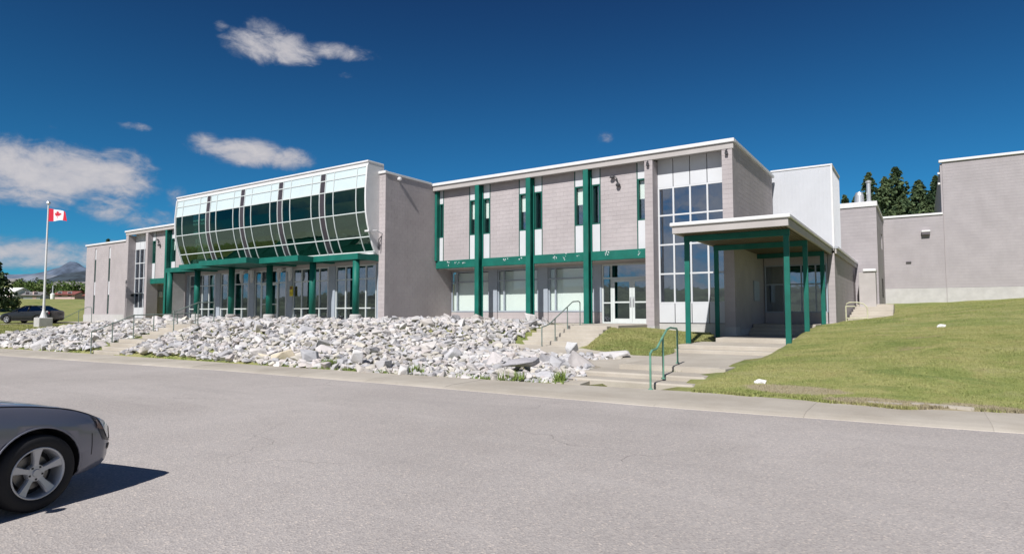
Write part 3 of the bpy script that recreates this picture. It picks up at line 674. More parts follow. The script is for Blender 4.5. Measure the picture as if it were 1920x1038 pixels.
    if not m:  # flaked paint and droppings on the beam
        for (px, n_) in ((-21.35, 5), (-20.75, 6), (-20.2, 4), (-17.6, 7), (-16.6, 3), (-14.65, 9), (-14.1, 6), (-13.3, 2), (-11.95, 9), (-10.35, 4)):
            mb = MB()
            for _ in range(n_):
                x = px+random.gauss(0, .07); z = 4.36+random.gauss(0, .055); s_ = random.uniform(.012, .034); ang = random.uniform(0, 3)
                mb.prism([(x+s_*math.cos(ang+k*1.26)*random.uniform(.6, 1.3), z+s_*1.2*math.sin(ang+k*1.26)) for k in range(5)], 1, YP-.1325, YP-.130)
            obj('paint_flake', mb, M['white_panel'], S)
    part('soffit', M['fascia'], [(-22.19, -9.6, YP+.021, YG+.02, 4.09, 4.14)], m)
    # tall stair window beside the end pier
    window(-9.57, -6.62, 26.1, 2.07, 7.2, [-8.87, -8.13, -7.39], [3.37, 4.65, 5.95], M['pane'], M['white_panel'], .07, m)
    for (z0, z1, nm) in ((7.2, 8.46, 'u'), (1.24, 2.07, 'l')):
        for (a, b) in ((-9.57, -8.885), (-8.855, -8.145), (-8.115, -7.405), (-7.375, -6.62)):
            part('infill_panel', M['white_panel'], [(a, b, 26.105, 26.15, z0+.003, z1-.003)], m, r=.004)
    part('foundation', M['conc'], [(-9.57, -6.62, 26.08, 26.4, .2, 1.22)], m)
    part('sill', M['strip'], [(-9.57, -6.62, 26.06, 26.1, 1.222, 1.237)], m)
# ground floor of the right wing: knee wall, windows behind blinds, piers
bays = [(-22.17, -19.52), (-18.96, -16.40), (-15.80, -13.22)]
for (a, b) in bays:
    masonry(S, 'y', YG, a, b, FL, 1.70, nrm=-1, L=.4, depth=.15)
    f = window(a, b, YG+.02, 1.72, 4.0, [a+.40], [3.40], M['pane_blind'], M['grey_frame'], .07)
    zt = 4.0; g = MB(); g.box(a+.03, b-.03, YG+.20, YG+.21, 1.74, 3.9); obj('blind', g, M['blind'], f)
for (a, b) in ((-19.51, -18.97), (-16.39, -15.81), (-13.21, -12.80)):
    masonry(S, 'y', YG-.04, a, b, FL, 1.70, nrm=-1, L=.7, depth=.2)
    part('pier', M['grey_frame'], [(a, b, YG-.05, YG+.3, 1.71, 4.09)])
part('lintel', M['fascia'], [(-22.19, -9.6, YG-.06, YG+.3, 4.0+.005, 4.088)])
# double doors with transom and side light
f = window(-12.79, -10.0, YG-.01, FL+.0, 4.0, [-12.31], [3.33], M['pane_gf'], M['frame'], .07, skip=((1, 0),))
mb = MB(); mb.box(-12.74, -12.35, YG+.005, YG+.06, 2.12, 2.18); obj('rail', mb, M['frame'], f)
for (a, b, hx) in ((-12.27, -11.26, -11.33), (-11.25, -10.1, -11.18)):
    d = MB(); st = .13
    d.box(a, a+st, YG, YG+.05, FL+.02, 3.29); d.box(b-st, b, YG, YG+.05, FL+.02, 3.29); d.box(a+st, b-st, YG+.001, YG+.049, FL+.02, 1.40); d.box(a+st, b-st, YG+.001, YG+.049, 3.14, 3.29); d.box(a+st, b-st, YG+.001, YG+.049, 2.14, 2.21)
    dr = obj('door', d, M['frame'], S)
    for (c, e) in ((1.40, 2.14), (2.21, 3.14)):
        g = MB(); g.box(a+st-.01, b-st+.01, YG+.02, YG+.028, c-.01, e+.01); obj('pane', g, M['pane_gf'], dr)
    g = MB(); g.box(hx-.045, hx+.045, YG-.02, YG-.001, 1.95, 2.42); g.tube([(hx, YG-.03, 2.0), (hx, YG-.07, 2.03), (hx, YG-.07, 2.33), (hx, YG-.03, 2.36)], .012, 6); obj('handle', g, M['galv'], dr)
# walls turning back at the right end, and of the centre block
masonry(S, 'x', -6.19, YF+.03, 33.6, 1.0, ZT-.14, nrm=1, depth=.25, z_base=.91)
part('plinth', M['conc'], [(-6.42, -6.16, YF+.61, 31, .2, 1.0)])
masonry(S, 'x', XW, 21.93, YG+.1, 1.0, 8.68, nrm=1, depth=.3, z_base=.91)
part('foundation', M['conc'], [(XW-.3, XW+.02, 21.9, YG+.1, .2, 1.0)])
masonry(S, 'y', 21.9, -22.64, XW-.0, 1.0, 8.68, nrm=-1, depth=.3, L=.44, z_base=.91)
masonry(S, 'y', 21.9, MIR-XW, MIR+22.64, 1.0, 8.68, nrm=-1, depth=.3, L=.44, z_base=.91)
masonry(S, 'y', YG+1.9, MIR+9.6, MIR-XW-.3, FL, 4.1, nrm=-1, depth=.2)                # recessed entry wall of the left wing
masonry(S, 'x', MIR+9.6, YF+.65, YG+1.9, FL, 4.08, nrm=1, depth=.2)
part('roof_cap', M['white_metal'], [(-22.72, XW+.05, 21.82, 21.98, 8.68, 8.82)], r=.015)
part('roof_cap', M['white_metal'], [(XW-.22, XW+.05, 21.985, 25.38, 8.685, 8.80)], r=.015)
part('roof', M['tar'], [(MIR-XW, XW-.25, 22.1, 33, 8.45, 8.6)])
# rooms behind the glass
def room(x0, x1, y0, y1, z0, z1, wallM=None):
    part('interior', wallM or M['room'], [(x0, x1, y1, y1+.05, z0, z1), (x0-.05, x0, y0, y1, z0, z1), (x1, x1+.05, y0, y1, z0, z1), (x0, x1, y0, y1, z1, z1+.05)])
    part('interior', M['roomfloor'], [(x0, x1, y0, y1, z0-.05, z0)])
room(-9.5, -6.66, 26.45, 30.5, 1.2, 8.3)
part('interior', M['tan'], [(-9.4, -6.7, 30.3, 30.4, 1.25, 2.9)]); part('interior', M['teal'], [(-9.4, -6.7, 29.0, 29.1, 4.3, 4.55)]); part('interior', M['teal'], [(-8.6, -6.7, 28.2, 28.3, 3.1, 3.3)])
part('interior', M['tan'], [(-8.9+.5*k, -8.5+.5*k, 28.0+.3*k, 28.3+.3*k, 3.35+.14*k, 3.42+.14*k) for k in range(4)])
room(-22.1, -13.3, 27.5, 31, FL, 4.05); room(-13.2, -9.65, 27.45, 34, FL, 4.05)
part('interior', M['blind'], [(-12.2, -11.6, 30, 30.3, 3.9, 3.96), (-11.0, -10.2, 29, 29.3, 3.9, 3.96)])
room(MIR+6.66, MIR+9.5, 26.45, 30.5, 1.2, 8.3)
for m in (False, True):
    part('interior', M['room'], [(-22, -9.7, 26.5, 26.55, 4.6, 8.4)], m)
# ---- centre block: curved glass bay
PROF = [(21.22, 9.16), (21.14, 8.97), (21.11, 8.56), (21.06, 7.92), (21.055, 7.30), (21.09, 6.67), (21.22, 6.05), (21.41, 5.47), (21.56, 5.05), (21.74, 4.72)]
def prof_y(z):
    zs_ = [p[1] for p in PROF][::-1]; ys_ = [p[0] for p in PROF][::-1]; return float(np.interp(z, zs_, ys_))
BX1, BX0 = -22.72, -40.5
XS = [-22.75]; dark = []
strips_c = [-25.97, -29.53, -33.13, -36.72]
edges = [(-22.75, -25.76)]
groups = []; prev = -22.75
for sc_ in strips_c+[-40.5]:
    nxt = sc_+.215 if sc_ != -40.5 else -40.45
    groups.append((prev, nxt)); prev = sc_-.215
cells = []
for (a, b) in groups:
    w_ = a-b; n_ = w_*.215
    cells += [(a, a-n_, 0), (a-n_, b+n_, 0), (b+n_, b, 0)]
for sc_ in strips_c: cells.append((sc_+.215, sc_-.215, 1))
ROWS = [(8.97, 8.56), (8.56, 7.92), (7.92, 6.67), (6.67, 5.47), (5.47, 4.74)]
def curved(mb, x0, x1, z0, z1, off=0, th=.01, n=4):
    zz = [z0+(z1-z0)*i/n for i in range(n+1)]
    v = []
    for z in zz:
        y = prof_y(z)+off; v += [(x0, y, z), (x1, y, z), (x1, y+th, z), (x0, y+th, z)]
    f = []
    for i in range(n):
        a = i*4; b = a+4
        for k in range(4): f.append((a+k, a+(k+1) % 4, b+(k+1) % 4, b+k))
    f += [(0, 1, 2, 3), (n*4, n*4+3, n*4+2, n*4+1)]
    mb.raw(v, f)
mb = MB()
xsall = sorted({round(c[0], 3) for c in cells}|{round(c[1], 3) for c in cells})
for x in xsall: curved(mb, x-.024, x+.024, 4.74, 8.97, -.035, .09, 16)
for z in (8.97, 8.56, 7.92, 6.67, 5.47, 4.76):
    y = prof_y(z)
    for xa, xb in zip(xsall[:-1], xsall[1:]): mb.box(xa+.025, xb-.025, y-.03, y+.05, z-.025, z+.025)
bay = obj('bay_window', mb, M['frame'], S)
for (a, b, dk) in cells:
    for j, (z1, z0) in enumerate(ROWS):
        g = MB(); curved(g, b+.025, a-.025, z0+.02, z1-.02, 0, .012, 4 if j > 2 else 2)
        mt = M['strip'] if dk else (M['bay_panel'] if j < 2 else (M['pane_bay_hi'] if j == 2 else M['pane_bay']))
        obj('panel' if (dk or j < 2) else 'pane', g, mt, bay)
# end cheeks and top of the bay
for xc, nm in ((BX1+.0, 1), (BX0-.08, -1)):
    pts = [(y-.06, z) for (y, z) in PROF]+[(21.82, 4.60), (22.2, 4.60), (22.2, 9.16)]
    mb = MB(); mb.prism(pts, 0, xc, xc+.08); obj('bay_cheek', mb, M['white_metal'], S, label=None) if False else obj('bay_cheek', mb, M['white_metal'], S)
part('bay_cap', M['white_metal'], [(BX0-.1, BX1+.1, 21.08, 22.2, 9.16, 9.26)], r=.02)
part('bay_cap', M['white_metal'], [(BX0, BX1, 21.14, 21.22, 8.99, 9.158)])
part('bay_sill', M['white_metal'], [(BX0, BX1, 21.62, 22.0, 4.60, 4.70)], r=.01)
# floor inside the bay, back wall with a faint greenish room
part('interior', M['room'], [(BX0, BX1, 23.4, 23.45, 4.8, 8.9), (BX0, BX1, 21.8, 23.4, 4.72, 4.78), (BX0, BX1, 21.3, 23.4, 8.6, 8.65)])
part('interior', M['blind'], [(-24.9, -23.9, 22.6, 22.62, 5.6, 7.9), (-32.0, -31.2, 22.6, 22.62, 5.6, 7.9), (-27.9, -27.3, 22.5, 22.52, 6.9, 7.8)])
# ground floor glazing of the centre
GP = [-22.66, -26.22, -29.82, -33.42, -37.0, -40.6]
for k, gp in enumerate(GP):
    w_ = .24 if k not in (0, 5) else .17
    part('pier', M['grey_frame'], [(gp-w_, gp+w_, 21.98, 22.35, 1.15, 4.22)], r=.01)
    if k not in (0, 5): part('pier_trim', M['white_panel'], [(gp-w_-.10, gp-w_-.002, 21.97, 22.2, 1.2, 4.15)])
for k in range(5):
    a, b = GP[k+1]+(.24 if k < 4 else .17), GP[k]-(.24 if k > 0 else .17)-.105
    w_ = b-a
    if k == 2:
        f = window(a, b, 22.05, 1.2, 4.15, [a+w_*.2, a+w_*.47, a+w_*.74], [3.42], M['pane_gf'], M['frame'], .06, skip=((1, 0), (2, 0)))
        for (p, q, hx) in ((a+w_*.2+.03, a+w_*.47-.002, 1), (a+w_*.47+.002, a+w_*.74-.03, 0)):
            d = MB(); st = .09; d.box(p, p+st, 22.06, 22.11, 1.22, 3.38); d.box(q-st, q, 22.06, 22.11, 1.22, 3.38); d.box(p+st, q-st, 22.061, 22.109, 1.22, 1.4); d.box(p+st, q-st, 22.061, 22.109, 3.28, 3.38); d.box(p+st, q-st, 22.061, 22.109, 2.15, 2.2)
            dr = obj('door', d, M['frame'], S)
            for (c, e) in ((1.4, 2.15), (2.2, 3.28)):
                g = MB(); g.box(p+st-.01, q-st+.01, 22.08, 22.088, c-.01, e+.01); obj('pane', g, M['pane_gf'], dr)
            hxx = q-.05 if hx else p+.05; g = MB(); g.tube([(hxx, 22.05, 2.0), (hxx, 22.01, 2.02), (hxx, 22.01, 2.28), (hxx, 22.05, 2.3)], .012, 6); obj('handle', g, M['galv'], dr)
    else:
        window(a, b, 22.05, 1.2, 4.15, [a+w_*.25, a+w_*.5, a+w_*.75], [1.92, 3.42], M['pane_gf'], M['frame'], .06)
part('lintel', M['fascia'], [(-40.75, -22.5, 21.96, 22.3, 4.153, 4.6)])
part('foundation', M['conc'], [(-40.9, -22.5, 22.0, 22.4, .5, 1.19)])
room(-40.4, -22.8, 22.5, 27.5, 1.2, 4.15)
part('interior', M['blind'], [(-25.6+k*-1.1, -25.0+k*-1.1, 24.5, 24.53, 1.45, 1.75) for k in range(3)]+[(-24.4, -23.2, 23.6, 23.62, 1.5, 1.8)])
mb = MB(); mb.box(-29.72, -29.45, 21.93, 21.96, 2.62, 2.98); sg = obj('wall_sign', mb, M['yellow'], S); sg['label'] = 'yellow notice with dark top beside the entrance doors'
mb = MB(); mb.box(-29.70, -29.47, 21.922, 21.928, 3.0, 3.16); obj('notice', mb, M['signred'], sg)
mb = MB(); mb.box(-29.71, -29.46, 21.93, 21.96, 2.99, 3.18); obj('backing', mb, M['yellow'], sg)
mb = MB(); mb.box(-29.70, -29.47, 21.922, 21.928, 2.80, 2.83); mb.box(-29.68, -29.49, 21.922, 21.928, 2.70, 2.72); obj('print', mb, M['signred'], sg)
# stepped green canopies on round posts
for (x0, x1, yf) in ((-26.15, -22.62, 20.5), (-29.35, -25.9, 19.55), (-33.6, -29.1, 18.8), (-37.2, -33.5, 19.6), (-40.75, -36.9, 20.6)):
    o = part('canopy', M['green'], [(x0, x1, yf, yf+.07, 4.27, 4.56), (x0, x0+.07, yf+.071, 21.9, 4.27, 4.56), (x1-.07, x1, yf+.071, 21.9, 4.27, 4.56)], r=.006)
    mb = MB(); mb.box(x0+.07, x1-.07, yf+.07, 21.9, 4.34, 4.5); obj('deck', mb, M['dkgreen'], o)
for px in (-22.95, -26.2, -29.85, -33.45, -37.1, -40.35):
    mb = MB(); mb.lathe([(.168, 1.60), (.168, 4.3)], px, 20.72, 20); p = obj('post', mb, M['green'], S, smooth=False)
    for pl in p.data.polygons: pl.use_smooth = abs(pl.normal.z) < .5
    mb = MB(); mb.lathe([(.29, 1.0), (.29, 1.54), (.25, 1.60)], px, 20.72, 20); obj('footing', mb, M['conc'], p)
for (px, s_) in ((-29.85, 1), (-29.85, -1), (-33.45, 1), (-33.45, -1)):   # curved white brackets under the canopy
    mb = MB(); mb.prism([(px+s_*.24, 4.2), (px+s_*.62, 4.2), (px+s_*.62, 3.7), (px+s_*.5, 3.45), (px+s_*.42, 3.62), (px+s_*.42, 3.95), (px+s_*.24, 4.0)], 1, 21.6, 21.72); obj('bracket', mb, M['white_metal'], S)
part('entry_pier', M['conc'], [(-41.02, -40.72, 21.0, 21.9, 1.0, 4.35)])
# ---- far left single block
masonry(S, 'y', YF+.05, -64.8, -57.12, 1.55, 7.86, nrm=-1, depth=.3, holes=[(-63.1+2.75*k, -62.78+2.75*k, 1.6, 7.6) for k in (0, 1)], L=.4, z_base=1.55)
part('foundation', M['conc'], [(-64.85, -57.1, YF, YF+.4, .3, 1.55)])
part('roof_cap', M['white_metal'], [(-64.9, -57.1, YF-.05, YF+.25, 7.865, 8.02)], r=.015)
part('roof', M['tar'], [(-64.8, -57.1, YF+.25, 40, 7.7, 7.86)])
part('wall', M['block'], [(-64.8, -64.5, YF+.36, 40, .3, 7.86)])
for k in (0, 1):
    a, b = -63.1+2.75*k, -62.78+2.75*k
    for (z0, z1, mt, nm) in ((6.55, 7.6, 'white_panel', 'infill_panel'), (3.3, 4.5, 'white_panel', 'infill_panel'), (1.6, 3.3, 'pane', 'window'), (4.5, 6.55, 'pane', 'window')):
        if nm == 'window':
            f = part('window', M['dkgreen'], [(a, a+.04, YF+.12, YF+.22, z0, z1), (b-.04, b, YF+.12, YF+.22, z0, z1)]); g = MB(); g.box(a+.04, b-.04, YF+.18, YF+.19, z0, z1); obj('pane', g, M['pane'], f)
            part('interior', M['room'], [(a, b, YF+.3, YF+.32, z0, z1)])
        else: part(nm, M[mt], [(a, b, YF+.11, YF+.16, z0, z1)])
# left wing entry door
d = MB(); d.box(-52.6, -52.45, 28.9, 28.98, 1.17, 3.5); d.box(-51.5, -51.35, 28.9, 28.98, 1.17, 3.5); d.box(-52.45, -51.5, 28.9, 28.98, 3.3, 3.5); d.box(-52.45, -51.5, 28.9, 28.98, 1.17, 1.4); d.box(-52.45, -51.5, 28.9, 28.98, 2.2, 2.28)
dr = obj('door', d, M['white_panel'], S)
for (c, e) in ((1.4, 2.2), (2.28, 3.3)): g = MB(); g.box(-52.45, -51.5, 28.93, 28.94, c, e); obj('pane', g, M['pane'], dr)
# wall mounted lamps
def floodlight(x, y, z, s=1.0, side=1):
    mb = MB(); mb.lathe([(.10*s, z-.02), (.13*s, z+.06*s), (.06*s, z+.16*s)], x, y-.12, 10); mb.tube([(x, y, z+.1*s), (x, y-.12, z+.15*s), (x-.05*s*side, y-.16, z+.38*s), (x-.16*s*side, y-.14, z+.52*s), (x-.3*s*side, y-.12, z+.48*s)], .035*s, 6)
    mb.lathe([(.06*s, z+.44*s), (.14*s, z+.46*s), (.10*s, z+.56*s), (.03*s, z+.6*s)], x-.32*s*side, y-.12, 10)
    return obj('wall_lamp', mb, M['darkmetal'], S)
floodlight(-11.33, YP, 7.45, .9); floodlight(-52.1, YP, 7.2, 1.0)
for (x, y, z) in ((-9.77, YF, 8.22), (-6.4, YF, 8.25)):
    mb = MB(); mb.box(x-.05, x+.06, y-.14, y-.001, z-.13, z-.07); mb.tube([(x-.04, y-.1, z-.1), (x+.03, y-.1, z+.09)], .035, 6); mb.tube([(x+.03, y-.1, z-.1), (x-.04, y-.12, z+.03)], .02, 6); obj('wall_lamp', mb, M['darkmetal'], S)
mb = MB(); mb.lathe([(.03, 8.43), (.11, 8.47), (.12, 8.56), (.07, 8.62)], -22.07, 22.75, 10); obj('wall_lamp', mb, M['white_metal'], S)
mb = MB(); mb.tube([(-22.4, 21.88, 5.65), (-22.4, 21.5, 5.75), (-22.55, 21.2, 5.72)], .03, 6); mb.box(-22.7, -22.4, 21.0, 21.25, 5.66, 5.74); obj('wall_lamp', mb, M['white_metal'], S)
mb = MB(); mb.tube([(-22.42, 21.87, 5.5), (-22.42, 21.7, 5.35), (-22.44, 21.66, 5.0), (-22.46, 21.7, 4.85)], .028, 6); obj('conduit', mb, M['darkmetal'], S)
mb = MB(); mb.tube([(-44.1, YP-.0, 6.5), (-44.1, YP-.25, 6.55)], .03, 6); mb.box(-44.5, -43.9, YP-.5, YP-.25, 6.5, 6.6); obj('wall_lamp', mb, M['darkmetal'], S)
mb = MB(); mb.rbox(-53.68, -53.5, 26.6, 26.95, 3.0, 3.5, .05); obj('wall_lamp', mb, M['white_metal'], S)

# ---------------------------------------------------------------- covered walkway at the right
W = thing('covered_walkway', 'flat roofed open walkway on five square green posts by the lawn', 'walkway', (-5.1, 26, .6))
def wpart(name, mat, boxes, r=0, parent=None):
    mb = MB()
    for b in boxes: (mb.rbox(*b, r) if r else mb.box(*b))
    return obj(name, mb, mat, parent or W)
wpart('roof_cap', M['white_metal'], [(-7.0, -3.22, 20.15, 20.34, 4.57, 4.70)], .025)
wpart('roof_cap', M['galv'], [(-3.36, -3.22, 20.343, 31.3, 4.58, 4.695), (-3.2, -3.02, 31.3, 43.5, 4.58, 4.695)], .02)
wpart('roof_cap', M['white_metal'], [(-7.0, -6.86, 20.343, 25.4, 4.58, 4.695)], .02)
wpart('roof', M['tar'], [(-6.86, -3.36, 20.343, 31.3, 4.50, 4.62), (-6.15, -3.2, 31.3, 43.5, 4.50, 4.62)])
wpart('fascia', M['fascia'], [(-6.93, -3.29, 20.22, 20.3, 4.33, 4.567), (-3.37, -3.29, 20.3, 31.3, 4.33, 4.567), (-6.93, -6.85, 20.3, 25.4, 4.33, 4.567), (-3.17, -3.1, 31.3, 43.4, 4.36, 4.567)], .008)
mb = MB(); n_ = 30; x0, x1 = -6.85, -3.37
for i in range(n_):          # trapezoid corrugations running back under the roof
    a = x0+(x1-x0)*i/n_; w_ = (x1-x0)/n_; pr = [(a, 4.40), (a+w_*.3, 4.40), (a+w_*.4, 4.36), (a+w_*.9, 4.36), (a+w_, 4.40)]
    for (p, q) in zip(pr[:-1], pr[1:]): mb.face([(p[0], 20.3, p[1]), (q[0], 20.3, q[1]), (q[0], 31.3, q[1]), (p[0], 31.3, p[1])])
obj('soffit', mb, M['soffit'], W)
for y in (21.25, 24.95, 29.7): wpart('beam', M['green'], [(-6.85, -3.42, y-.05, y+.05, 4.15, 4.355)], .005)
for (x, y, zb) in ((-6.74, 21.25, .605), (-6.74, 24.95, .55), (-3.52, 21.25, .605), (-3.50, 24.97, .90), (-3.50, 29.7, 1.14)):
    wpart('post', M['green'], [(x-.085, x+.085, y-.10, y-.02, zb, 4.15)], .006)
masonry(W, 'x', -3.2, 31.43, 43.4, 1.1, 4.4, nrm=1, depth=.28, z_base=1.1)
masonry(W, 'y', 31.4, -3.49, -3.2, 1.1, 4.4, nrm=-1, depth=.02, L=.6, z_base=1.1)
masonry(W, 'y', 31.0, -6.16, -3.49, 1.0, 1.68, nrm=-1, depth=.15, z_base=1.1)
f = MB(); xs_ = [-6.12, -5.3, -4.55, -3.95, -3.5]
for x in xs_: f.box(x-.03, x+.03, 31.0, 31.08, 1.7, 3.9)
for z in (1.71, 3.0, 3.88):
    for a, b in zip(xs_[:-1], xs_[1:]): f.box(a+.03, b-.03, 31.001, 31.079, z-.03, z+.03)
f = obj('window', f, M['grey_frame'], W)
for a, b in zip(xs_[:-1], xs_[1:]):
    for c, d in ((1.74, 2.97), (3.03, 3.85)): g = MB(); g.box(a+.03, b-.03, 31.04, 31.05, c, d); obj('pane', g, M['pane'], f)
wpart('lintel', M['block'], [(-6.16, -3.49, 30.98, 31.2, 3.915, 4.36)])
wpart('interior', M['room'], [(-6.1, -3.5, 32.5, 32.55, 1.0, 4.3), (-6.1, -3.5, 31.1, 32.5, 1.0, 1.1)])
wpart('notice_board', M['grey_frame'], [(-6.185, -6.13, 28.75, 29.75, 2.2, 3.1)], .01)

# white metal clad roof box
PH = thing('rooftop_box', 'tall white metal clad box rising behind the walkway roof', 'roof box', (-4.9, 36, 4.6))
mb = MB(); mb.box(-6.3, -3.47, 34.0, 37.4, 4.55, 9.0); obj('body', mb, M['box_white'], PH)
for i in range(16):
    x = -6.2+i*.178; mb = MB(); mb.box(x, x+.02, 33.985, 34.0, 4.6, 8.95); 
    if x < -3.55: obj('seam', mb, M['box_white'], PH)
for i in range(18):
    y = 34.1+i*.185; mb = MB(); mb.box(-3.47, -3.455, y, y+.02, 4.6, 8.95)
    if y < 37.3: obj('seam', mb, M['box_white'], PH)
mb = MB(); mb.rbox(-6.33, -3.43, 33.96, 37.44, 9.0, 9.10, .02); obj('cap', mb, M['white_metal'], PH)
mb = MB(); mb.box(-3.53, -3.44, 33.97, 34.05, 4.55, 9.0); obj('corner_trim', mb, M['white_metal'], PH)

# ---------------------------------------------------------------- gymnasium and service block behind
G = thing('gymnasium', 'tall windowless grey block gymnasium with lower service wings at the top of the lawn', 'building', (5, 55, 2))
def gpart(name, mat, boxes, r=0):
    mb = MB()
    for b in boxes: (mb.rbox(*b, r) if r else mb.box(*b))
    return obj(name, mb, mat, G)
masonry(G, 'y', 42, -6.0, -2.0, 2.1, 8.0, nrm=-1, z_base=2.1)
masonry(G, 'x', -2.0, 42.03, 50, 2.1, 8.0, nrm=1, z_base=2.1, holes=[(45.6, 47.6, 2.7, 4.0), (46.6, 48.0, 5.9, 6.9)])
gpart('roof_cap', M['white_metal'], [(-6.1, -1.94, 41.93, 42.15, 7.99, 8.30)], .02); gpart('roof_cap', M['white_metal'], [(-2.1, -1.94, 42.153, 49.9, 8.1, 8.22)], .015)
gpart('roof', M['tar'], [(-6, -2.1, 42.1, 50, 7.9, 8.1)])
for k in range(9): gpart('louvre', M['vent'], [(-2.05, -1.985, 45.6, 47.6, 2.72+.14*k, 2.79+.14*k)])
gpart('recess', M['vent'], [(-2.15, -2.1, 45.6, 47.6, 2.7, 4.0), (-2.15, -2.1, 46.6, 48.0, 5.9, 6.9)])
masonry(G, 'y', 50, -2.1, 1.49, 3.36, 8.25, nrm=-1, z_base=3.36); masonry(G, 'y', 49.98, 1.51, 14.5, 3.36, 11.75, nrm=-1, z_base=3.36)
gpart('foundation', M['conc'], [(-2.2, 1.49, 49.96, 50.3, 1.6, 3.35), (1.51, 14.5, 49.94, 50.3, 1.6, 3.35)])
gpart('roof_cap', M['white_metal'], [(-2.12, 1.45, 49.92, 50.2, 8.25, 8.40)], .02); gpart('roof_cap', M['white_metal'], [(1.33, 14.6, 49.86, 50.12, 11.76, 11.93)], .02)
gpart('roof', M['tar'], [(-2.0, 1.4, 50.2, 60, 8.1, 8.2), (1.5, 14.5, 50.1, 70, 11.6, 11.75)])
gpart('wall', M['block_gym'], [(1.4, 1.7, 50.05, 70, 2, 11.7)]); gpart('wall', M['block'], [(14.5, 14.8, 50, 70, 2, 11.7)])
gpart('conduit', M['mortar'], [(1.485, 1.515, 49.94, 49.975, 2.4, 8.3)])
mb = MB(); mb.rbox(.22, .72, 49.7, 49.97, 7.12, 7.25, .02); l_ = obj('wall_lamp', mb, M['white_metal'], G); mb = MB(); mb.box(.24, .70, 49.72, 49.97, 6.95, 7.118); obj('lens', mb, M['vent'], l_)
mb = MB(); mb.box(-.72, -.42, 49.9, 49.97, 5.1, 5.2); obj('vent', mb, M['vent'], G)
for (zz) in (11.0, 10.3): mb = MB(); mb.box(1.25, 1.38, 49.95, 50.2, zz, zz+.12); obj('bracket', mb, M['white_metal'], G)
mb = MB(); mb.lathe([(.42, 8.3), (.42, 8.42), (.27, 8.46), (.25, 8.95), (.19, 9.12), (.02, 9.18)], -2.95, 43.4, 20); obj('roof_vent', mb, M['galv'], G, smooth=False)
mb = MB(); mb.lathe([(.27, 8.28), (.24, 8.40), (.12, 8.55), (.115, 9.62), (.17, 9.66), (.17, 9.74), (.05, 9.80)], -2.42, 43.2, 16); obj('flue', mb, M['galv'], G, smooth=False)
# cabinet
K = thing('utility_cabinet', 'tall pale grey cabinet on short legs against the rear wall corner', 'cabinet', (-2.5, 41.2, 1.6))
mb = MB(); mb.rbox(-2.92, -2.08, 40.6, 41.6, 1.75, 4.0, .01); obj('body', mb, M['fascia'], K)
mb = MB(); mb.rbox(-2.72, -2.04, 40.5, 41.66, 4.02, 4.20, .04); obj('cap', mb, M['white_metal'], K)
for (x, y) in ((-2.86, 40.7), (-2.14, 40.7), (-2.86, 41.5), (-2.14, 41.5)): mb = MB(); mb.box(x-.04, x+.04, y-.04, y+.04, 1.2, 1.75); obj('leg', mb, M['galv'], K)

# ---------------------------------------------------------------- railings
def rail(label, cat, mat, posts, top, r=.022, extra=()):
    t = thing('handrail', label, cat, posts[0][0])
    for (a, b) in posts: mb = MB(); mb.tube([a, b], r, 8); mb.lathe([(r*2.2, a[2]), (r*2.2, a[2]+.015), (r*1.1, a[2]+.03)], a[0], a[1], 8); obj('post', mb, mat, t, smooth=False)
    mb = MB(); mb.tube(top, r, 8); obj('top_rail', mb, mat, t, smooth=False)
    for e in extra: mb = MB(); mb.tube(e, r*.9, 8); obj('rail', mb, mat, t, smooth=False)
    return t
rail('short light green pipe handrail beside the low sidewalk steps', 'railing', M['rail'], [((-4.75, 12.37, .06), (-4.75, 12.37, .83)), ((-4.8, 13.28, .2), (-4.8, 13.28, 1.13)), ((-5.12, 15.2, .40), (-5.12, 15.2, 1.24))],
     [(-4.75, 12.37, .80), (-4.74, 12.45, .87), (-4.75, 12.75, .89), (-4.8, 13.28, 1.13), (-4.87, 13.75, 1.28), (-4.95, 14.2, 1.31), (-5.1, 15.1, 1.27), (-5.12, 15.2, 1.22)], .024)
rail('green pipe handrail down the middle of the broad door steps', 'railing', M['railgrey'], [((-11.8, 19.75, .27), (-11.8, 19.75, 1.14)), ((-11.8, 20.75, .57), (-11.8, 20.75, 1.47)), ((-11.8, 21.75, .98), (-11.8, 21.75, 1.93)), ((-11.8, 22.85, 1.165), (-11.8, 22.85, 2.08))],
     [(-11.8, 19.75, 1.10), (-11.8, 19.8, 1.15), (-11.8, 20.0, 1.17), (-11.8, 20.3, 1.24), (-11.8, 21.9, 1.98), (-11.8, 22.2, 2.12), (-11.8, 22.7, 2.15), (-11.8, 22.83, 2.11), (-11.8, 22.85, 2.05)], .024)
rail('grey green handrail climbing the narrow steps through the rocks', 'railing', M['railgrey'], [((-27.3, 11.05, .06), (-27.3, 11.05, .95)), ((-27.3, 11.8, .45), (-27.3, 11.8, 1.3)), ((-27.3, 12.6, .6), (-27.3, 12.6, 1.60)), ((-27.3, 13.4, .85), (-27.3, 13.4, 1.62)), ((-27.3, 14.4, 1.1), (-27.3, 14.4, 1.66)), ((-27.3, 15.2, 1.18), (-27.3, 15.2, 1.7))],
     [(-27.3, 11.05, .93), (-27.3, 11.25, 1.0), (-27.3, 12.6, 1.57), (-27.3, 13.4, 1.6), (-27.3, 14.4, 1.62), (-27.3, 15.2, 1.67)], .022)
rail('grey green handrail at the top landing of the narrow steps', 'railing', M['railgrey'], [((-25.3, 13.2, .9), (-25.3, 13.2, 1.75)), ((-25.3, 14.2, 1.18), (-25.3, 14.2, 2.05)), ((-25.3, 14.9, 1.18), (-25.3, 14.9, 2.1))],
     [(-25.3, 13.2, 1.7), (-25.3, 13.4, 1.78), (-25.3, 14.2, 2.1), (-25.3, 14.9, 2.12)], .022)
